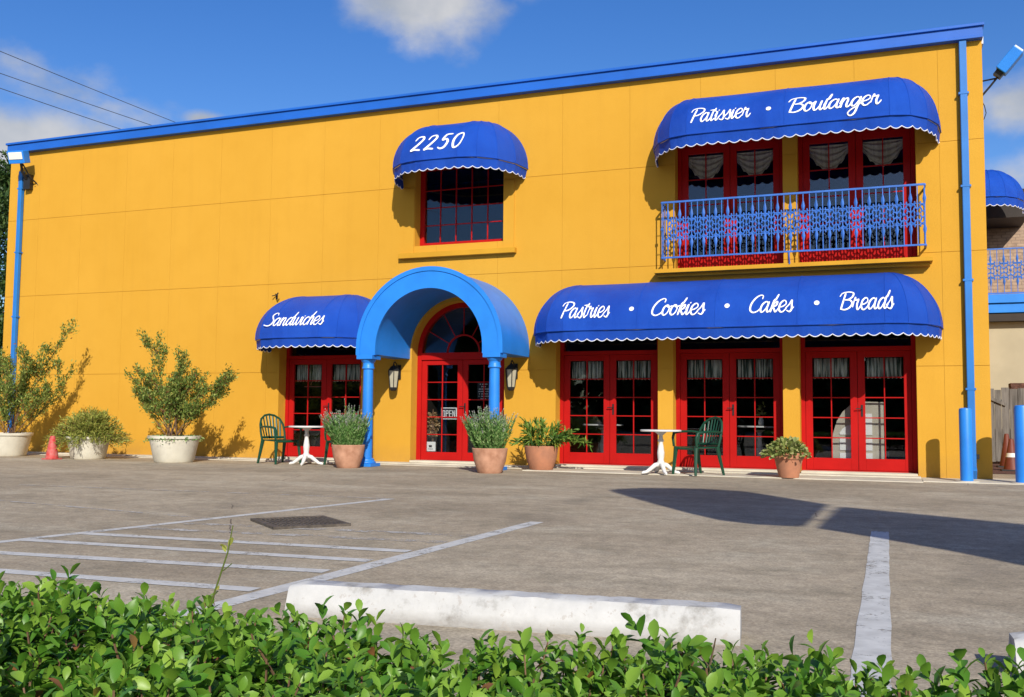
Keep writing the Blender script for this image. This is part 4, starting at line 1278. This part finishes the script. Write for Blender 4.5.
def strap_plant(label, loc):
    t, z = potted('potted_plant', label, 'potted plant', loc, 'clay', M['terracotta'], .93)
    t.rotation_euler = (0, 0, 0)
    rr = random.Random(9); P = []; D = []; N_ = []; st = MB()
    for k in range(44):
        a = rr.uniform(0, 2 * PI); q = rr.uniform(.3, 1)
        base = Vector((math.cos(a) * .12, math.sin(a) * .12, z))
        tip = Vector((math.cos(a) * q * .55 * (1.25 if math.cos(a) > 0 else .9), math.sin(a) * q * .42, z + rr.uniform(.12, .58) * (1.1 - .45 * q)))
        mid = base.lerp(tip, .45) + Vector((0, 0, .14))
        pts = [((1 - u) ** 2) * base + 2 * u * (1 - u) * mid + u * u * tip for u in [j / 6 for j in range(7)]]
        st.tube(pts, .004, 5)
        for j in range(24):
            u = rr.uniform(.3, 1); p_ = ((1 - u) ** 2) * base + 2 * u * (1 - u) * mid + u * u * tip
            P.append(tuple(p_)); D.append(tuple((tip - mid).normalized() + Vector((rr.uniform(-1, 1), rr.uniform(-1, 1), rr.uniform(-.3, .9))) * .9))
    for k in range(4):   # long trailing shoot to the right
        base = Vector((.1, -.05, z)); tip = Vector((.62 + .08 * k, -.15 + .06 * k, z + .22 - .05 * k)); mid = Vector((.35, -.1, z + .28))
        for j in range(40):
            u = rr.uniform(.3, 1); p_ = ((1 - u) ** 2) * base + 2 * u * (1 - u) * mid + u * u * tip
            P.append(tuple(p_)); D.append((rr.uniform(-.5, 1), rr.uniform(-1, 1), rr.uniform(-.5, 1)))
        st.tube([((1 - u) ** 2) * base + 2 * u * (1 - u) * mid + u * u * tip for u in [j / 6 for j in range(7)]], .004, 5)
    st.build('stems', M['strap'], t)
    V, F, k = scatter_leaves(P, D, .11, .022, LEAF_STRAP, .3); fastmesh('foliage', V, F, M['strap'], t, np.repeat(rng.uniform(0, .95, len(P)), k))
strap_plant('terracotta pot of sprawling green plant right of the right portico column', (-5.22, -.88, .012))

def geranium(label, loc):
    t, z = potted('potted_plant', label, 'potted plant', loc, 'rim', M['terracotta'], 1.02)
    t.rotation_euler = (0, 0, 0)
    rr = random.Random(2); P = []; D = []
    for k in range(620):
        a = rr.uniform(0, 2 * PI); q = math.sqrt(rr.random()); h = .21 * (1 - q ** 2) + rr.uniform(-.05, .03)
        r_ = .27 * q; x = r_ * math.cos(a) * (1.25 if math.cos(a) < 0 else 1)
        P.append((x, r_ * math.sin(a), z + .02 + h)); D.append((math.cos(a) * (q + .2), math.sin(a) * (q + .2), .55))
    V, F, k = scatter_leaves(P, D, .075, .05, LEAF_OVAL, .5); fastmesh('foliage', V, F, M['geranium'], t, np.repeat(rng.uniform(0, .95, len(P)), k))
    st = MB()
    for k in range(30):
        a = rr.uniform(0, 2 * PI); st.tube([(.05 * math.cos(a), .05 * math.sin(a), z - .01), (.17 * math.cos(a), .17 * math.sin(a), z + .12)], .005, 5)
    st.build('stems', M['strap'], t)
geranium('rimmed terracotta pot of broad leaves before the third red door pair', (-1.37, -1.05, .012))

t = thing('marker_cone', 'small faded red cone between the two left tubs', 'traffic cone', (-14.33, -2.0, 0))
b = MB(); b.lathe([(.115, .022), (.045, .42), (.036, .43), (.02, .42)], (0, 0, 0), 22); b.build('cone', M['conered'], t)
b = MB(); b.box(-.125, .125, -.125, .125, 0, .022); b.build('base', M['conered'], t, bevel=.006)

# tree beyond the left end of the building
def tree(name, label, loc, H, R_, seed, nl=15000, leafL=.12, m='tree'):
    t = thing(name, label, 'tree', loc)
    rr = random.Random(seed); rg = np.random.default_rng(seed)
    b = MB(); b.tube([(0, 0, 0), (.05, .03, H * .2), (-.04, .06, H * .4), (.05, 0, H * .62), (0, 0, H * .85)], [.2, .16, .13, .09, .03], 10); b.build('trunk', M['bark'], t)
    cl = []; lb = MB()
    for k in range(95):
        a = rr.uniform(0, 2 * PI); z = H * rr.uniform(.18, 1.0); prof = math.sin(min(1, (z / H - .1) / .9) * PI * .86 + .25) ** .7
        r_ = R_ * prof * math.sqrt(rr.random()) * .95
        c = Vector((r_ * math.cos(a), r_ * math.sin(a), z)); cl.append((c, R_ * rr.uniform(.17, .32)))
        s = Vector((0, 0, z * rr.uniform(.55, .8))); lb.tube([s, s.lerp(c, .5) + Vector((0, 0, .1)), c], [.04, .03, .012], 5)
    lb.build('limbs', M['bark'], t)
    P = np.zeros((nl, 3)); D = np.zeros((nl, 3))
    for i in range(nl):
        c, r_ = cl[rr.randrange(len(cl))]
        v = Vector((rr.gauss(0, 1), rr.gauss(0, 1), rr.gauss(0, 1))).normalized() * r_ * rr.random() ** .4
        P[i] = c + v; D[i] = v.normalized() + Vector((0, 0, -.1))
    V, F, k = scatter_leaves(P, D, leafL, leafL * .5, LEAF_NARROW, .6, rr=rg)
    fastmesh('crown', V, F, M[m], t, np.repeat(rg.uniform(0, .95, nl), k))
    return t
tree('leafy_tree', 'dark green tree rising beyond the left corner of the yellow building', (-21.7, 4.4, 0), 7.4, 2.5, 5, 60000)

# ------------------------------------------------------------------ hedge and weeds in front
def hedge():
    t = thing('hedge', 'dense clipped green hedge along the front edge of the parking lot', 'hedge', (-.5, -14.6, 0))
    rg = np.random.default_rng(42)
    x0, x1 = -3.6, 2.6; y0, y1 = -15.15, -13.98; top = .436
    n = 12500
    X = rg.uniform(x0, x1, n); Y = rg.uniform(y0, y1, n)
    bumps = .012 * np.sin(X * 4.1 + 1) + .010 * np.sin(X * 9.3 + Y * 5) + .015 * np.sin(Y * 11 + X * 3)
    depth = rg.random(n) ** 1.6 * .24
    edge = np.minimum(1, (y1 - Y) / .12) ; edge2 = np.minimum(1, (Y - y0) / .12)
    Z = top + bumps - depth - .07 * (1 - edge) - .07 * (1 - edge2) + rg.normal(0, .014, n)
    tall = rg.random(n) < .04; Z = Z + tall * rg.uniform(.005, .035, n)
    P = []; D = []; Nn = []; LL = []; VV = []
    stems = MB()
    for i in range(n):
        base = np.array([X[i] + .5, Y[i] + 14.6, Z[i]])
        ax = norm(np.array([rg.normal(0, .38), rg.normal(0, .38) + (.35 if Y[i] > y1 - .12 else 0), 1.0]))
        sz = rg.uniform(.68, 1.22); hgt = .075 * sz
        m = 9; a0 = rg.uniform(0, 6.3); young = rg.random()
        e1 = norm(np.cross(ax, [1, .2, .1])); e2 = np.cross(ax, e1)
        for k in range(m):
            u = k / (m - 1); a = a0 + k * 2.4
            rad = e1 * math.cos(a) + e2 * math.sin(a)
            up = .15 + 1.35 * u
            P.append(base + ax * (hgt * (u - .6))); D.append(rad + ax * up * .8 + rg.normal(0, .12, 3))
            Nn.append(ax - rad * (.25 + .5 * u) + rg.normal(0, .15, 3)); LL.append(.041 * sz * (1.08 - .42 * u) * rg.uniform(.8, 1.15))
            v = .22 + .3 * young + .28 * u + rg.normal(0, .11)
            v = min(.94, max(0, v))
            if rg.random() < .015: v = rg.uniform(.962, 1)
            VV.append(v)
        if i % 3 == 0:
            q = base - ax * .16; stems.tube([tuple(q - np.array([0, 0, .1])), tuple(base + ax * hgt * .3)], [.003, .0016], 4)
    P = np.array(P); D = np.array(D); Nn = np.array(Nn); LL = np.array(LL)
    V, F, k = leaves(P, D, Nn, LL, LL * rg.uniform(.46, .60, len(LL)), LEAF_OVAL, .28)
    fastmesh('foliage', V, F, M['hedge'], t, np.repeat(np.array(VV), k), smooth=True)
    for x in np.arange(x0 + .1, x1, .22):
        for y in (-14.9, -14.55, -14.2):
            xx, yy = x + .5 + rg.normal(0, .05), y + 14.6 + rg.normal(0, .05)
            stems.tube([(xx, yy, 0), (xx + rg.normal(0, .04), yy + rg.normal(0, .04), .16), (xx + rg.normal(0, .08), yy + rg.normal(0, .08), .27)], [.010, .007, .003], 6)
    stems.build('stems', M['twig'], t)
hedge()
hb = sheet('hedge_bed', [(-8, -15.6), (8, -15.6), (8, -13.75), (-8, -13.75)], .012, M['soil']); tag(hb, kind='structure')

wd = thing('weed_stem', 'thin pale weed stem rising above the hedge before the hatched lines', 'weed', (-1.22, -14.2, .31))
b = MB(); b.tube([(0, 0, 0), (.01, 0, .12), (.04, 0, .20), (.065, .0, .27), (.075, 0, .32)], [.0022, .002, .0018, .0015, .001], 5)
b.tube([(.02, 0, .16), (.03, .01, .185)], .001, 4); b.tube([(.055, 0, .235), (.075, .0, .25)], .001, 4)
b.build('stem', M['mound'], wd)
P = [(.03, .01, .185), (.01, 0, .14), (.062, 0, .275), (.06, 0, .27), (.04, 0, .2), (.02, 0, .165), (.066, 0, .28)]
D = [(.6, 0, .8), (-.8, 0, .4), (-.9, 0, .4), (-.5, .3, .7), (.8, 0, .6), (-.6, 0, .8), (.3, 0, 1)]
V, F, k = scatter_leaves(P, D, .018, .010, LEAF_OVAL, .1); fastmesh('leaf_cluster', V, F, M['mound'], wd, np.repeat(rng.uniform(.3, .9, len(P)), k))
wd = thing('dry_twig', 'dry brown twig rising above the hedge before the wheel stop', 'weed', (-.27, -14.12, .22))
b = MB(); b.tube([(0, 0, 0), (.004, 0, .15), (-.006, 0, .22), (.004, 0, .265)], [.003, .0025, .002, .0012], 5); b.tube([(.0, 0, .19), (.018, 0, .21)], .0015, 4); b.tube([(-.004, 0, .215), (-.02, 0, .235)], .0012, 4)
b.build('stem', M['bark'], wd)
P = [(.0, 0, .16), (0, 0, .19), (.0, 0, .17)]; D = [(.8, 0, .2), (-.7, 0, .3), (-.5, .3, -.5)]
V, F, k = scatter_leaves(P, D, .016, .010, LEAF_OVAL, .1); fastmesh('dead_leaf', V, F, M['hedge'], wd, np.full(len(V), .99))

# ------------------------------------------------------------------ things seen through the doors
def in_table(x, y, label, rz=0):
    return make_table('indoor_table', label, (x, y, .04), rz, 'pedestal tables inside the cafe', .70, .36)
in_table(-4.72, .98, 'white topped table inside behind the first red door pair')
tb = in_table(-2.02, .95, 'white topped table inside with a small vase plant behind the second red door pair')
t = thing('vase_plant', 'small white vase with leafy sprig on the table inside the second doors', 'vase', (-1.98, .86, .74))
b = MB(); b.lathe([(.03, 0), (.045, .03), (.05, .07), (.03, .12), (.035, .14)], (0, 0, 0), 16); b.build('vase', M['white'], t)
P = [(random.gauss(0, .03), random.gauss(0, .03), .14 + random.uniform(.02, .2)) for k in range(50)]; D = [(random.gauss(0, 1), random.gauss(0, 1), .7) for k in P]
V, F, k = scatter_leaves(P, D, .06, .03, LEAF_OVAL, .2); fastmesh('foliage', V, F, M['geranium'], t, np.repeat(rng.uniform(.2, .9, len(P)), k))
t = thing('arched_reflection', 'pale arched solid standing in for a reflection in the third red doors', 'reflection', (-.44, .42, .03))  # solid form built in place of a reflection on the door glass
b = MB(); b.prism([(-.42, 0), (.36, 0), (.36, 1.10), (.02, 1.11), (-.12, 1.06), (-.24, .95), (-.33, .80), (-.39, .60)], 0, .30); b.build('body', M['cream_reflection'], t)
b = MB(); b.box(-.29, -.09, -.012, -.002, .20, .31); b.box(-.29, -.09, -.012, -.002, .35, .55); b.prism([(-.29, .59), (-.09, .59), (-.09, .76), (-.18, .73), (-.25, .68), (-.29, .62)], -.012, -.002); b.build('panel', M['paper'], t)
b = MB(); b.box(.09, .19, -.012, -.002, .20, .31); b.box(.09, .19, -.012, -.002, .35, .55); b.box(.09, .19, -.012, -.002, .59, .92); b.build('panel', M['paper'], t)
# signs on the entrance doors
s = thing('open_sign', 'white OPEN sign hanging inside the left entrance door', 'sign', (-7.40, .29, .90))
b = MB(); b.box(-.155, .155, -.0, .008, -.10, .11); b.build('board', M['paper'], s)
b = MB(); b.box(-.135, .135, -.002, -.0005, -.085, .095); b.build('face', M['ink'], s)
b = MB()
def block(ch, x, w_=.05, h=.12, t_=.012, z=-.06, y0=-.006, y1=-.003):
    if ch == 'O':
        b.box(x, x + t_, y0, y1, z, z + h); b.box(x + w_ - t_, x + w_, y0, y1, z, z + h); b.box(x + t_, x + w_ - t_, y0, y1, z, z + t_); b.box(x + t_, x + w_ - t_, y0, y1, z + h - t_, z + h)
    if ch == 'P':
        b.box(x, x + t_, y0, y1, z, z + h); b.box(x + w_ - t_, x + w_, y0, y1, z + h / 2, z + h); b.box(x + t_, x + w_ - t_, y0, y1, z + h / 2, z + h / 2 + t_); b.box(x + t_, x + w_ - t_, y0, y1, z + h - t_, z + h)
    if ch == 'E':
        b.box(x, x + t_, y0, y1, z, z + h)
        for q in (z, z + h / 2 - t_ / 2, z + h - t_): b.box(x + t_, x + w_, y0, y1, q, q + t_)
    if ch == 'N':
        b.box(x, x + t_, y0, y1, z, z + h); b.box(x + w_ - t_, x + w_, y0, y1, z, z + h)
        b.prism([(x + t_, z + h), (x + t_, z + h - .03), (x + w_ - t_, z), (x + w_ - t_, z + .03)], y0, y1)
for i, ch in enumerate('OPEN'): block(ch, -.125 + i * .065)
b.build('lettering', M['paper'], s)
s = thing('hours_sign', 'dark notice with lines of white print inside the right entrance door', 'sign', (-6.72, .29, 1.30))
b = MB(); b.box(-.13, .13, 0, .006, -.17, .17); b.build('board', M['ink'], s)
b = MB()
for q, w_ in enumerate((.16, .10, .20, .21, .19, .2, .12)):
    z = .13 - q * .043; n_ = int(w_ / .022)
    for j in range(n_):
        if random.random() < .85: b.box(-w_ / 2 + j * .022, -w_ / 2 + j * .022 + random.uniform(.01, .018), -.004, -.001, z - .012, z + .008)
b.build('print', M['paper'], s)
s = thing('notice_card', 'small white card low on the left entrance door glass', 'sign', (-7.76, .29, .30))
b = MB(); b.box(-.10, .10, 0, .006, -.08, .09); b.build('card', M['paper'], s)
b = MB(); b.box(-.03, .03, -.003, -.001, -.01, .03); b.box(-.05, .05, -.003, -.001, -.045, -.035); b.build('print', M['ink'], s)
s = thing('dried_bouquet', 'tan dried bouquet hanging inside the left entrance door', 'decoration', (-7.76, .38, .48))
P = []; D = []
for k in range(420):
    a = random.uniform(0, 2 * PI); r = .11 * math.sqrt(random.random()); z = random.uniform(0, .42); r *= (1.1 - abs(z - .25) * 2)
    P.append((r * math.cos(a), r * .6 * math.sin(a), z)); D.append((math.cos(a), math.sin(a), .5))
V, F, k = scatter_leaves(P, D, .045, .03, LEAF_OVAL, .5); fastmesh('flowers', V, F, M['sand'], s)
b = MB(); b.lathe([(.012, -.15), (.02, .0), (.05, .1), (.03, .35), (.006, .5)], (0, 0, 0), 8); b.build('stems', M['twig'], s)
# neon word in the Sandwiches door
s = thing('neon_sign', 'script Open neon sign behind the left Sandwiches door glass', 'sign', (-10.24, .36, 1.50))
pen = 0; nb = MB()
for ch in 'Open':
    g, adv = GL[ch]
    for st in g: nb.tube([((p.x + pen + .16 * p.y) * .19 - .22, 0, p.y * .19) for p in spline(st)], .0075, 6)
    pen += adv
nb.tube([(-.26, 0, -.10), (.24, 0, -.10)], .0075, 6); nb.tube([(-.26, 0, .26), (.24, 0, .26)], .0075, 6)
nb.build('tubing', M['neonred'], s)
nb = MB(); nb.box(-.28, .28, .02, .03, -.13, -.11); nb.box(-.28, .28, .02, .03, .27, .29); nb.tube([(-.2, .025, .29), (-.2, .025, .55)], .003, 4); nb.tube([(.2, .025, .29), (.2, .025, .55)], .003, 4)
nb.build('mount', M['black'], s)

# ------------------------------------------------------------------ made-up unseen panels shaped to cast the shadow on the lot
d = Vector((.84, -.54, 0)).normalized(); o0 = Vector((1.20, -12.558, 0))
PS = thing('shadow_caster', 'unseen panels on a pole made up to shade the parking lot', 'sign', o0)
PS.rotation_euler = (0, 0, math.atan2(d.y, d.x))
pl = [(.15, 5.36), (.6, 5.72), (1.02, 5.99), (1.8, 6.35), (2.46, 6.63), (3.25, 6.78), (3.67, 5.98), (1.45, 3.78), (.89, 3.59), (.52, 3.59), (.35, 3.9), (.2, 4.57), (.14, 5.1)]
pr = [(3.75, 5.88), (5.4, 5.79), (7.6, 5.6), (7.6, 2.6), (4.6, 2.8), (2.46, 3.11), (2.35, 3.38), (2.04, 3.66), (1.70, 3.84)]
b = MB(); b.prism(pl, -.06, .06); b.build('panel', M['casterwhite'], PS)
b = MB(); b.prism(pr, -.06, .06); b.build('panel', M['casterwhite'], PS)
b = MB()
for z in (4.3, 5.3): b.tube([(1.2, .09, z), (6.8, .09, z)], .018, 8)
b.build('tie_rod', M['steel'], PS)
b = MB(); b.tube([(6.8, .25, 0), (6.8, .25, 5.1)], .16, 16); b.build('pole', M['steel'], PS)

# unseen tree line added behind the camera to darken the door reflections
rgw = np.random.default_rng(77); nw = 60000
cx = rgw.uniform(-55, 45, 260); cz = rgw.uniform(.5, 8.5, 260); cy = -52 + rgw.uniform(-3, 3, 260); cr = rgw.uniform(1.0, 2.3, 260)
ci = rgw.integers(0, 260, nw); dv = norm(rgw.normal(0, 1, (nw, 3))) * (cr[ci] * rgw.random(nw) ** .4)[:, None]
Pw = np.stack([cx[ci], cy[ci], cz[ci]], 1) + dv; Pw[:, 2] = np.maximum(Pw[:, 2], .1)
V, F, k = scatter_leaves(Pw, dv, 1.0, .6, LEAF_NARROW, .6, rr=rgw)
tl = fastmesh('added_woods', V, F, M['tree'], None, np.repeat(rgw.uniform(0, .9, nw), k))
tag(tl, 'unseen tree line added behind the camera to darken the door glass', 'added_woods', kind='stuff')
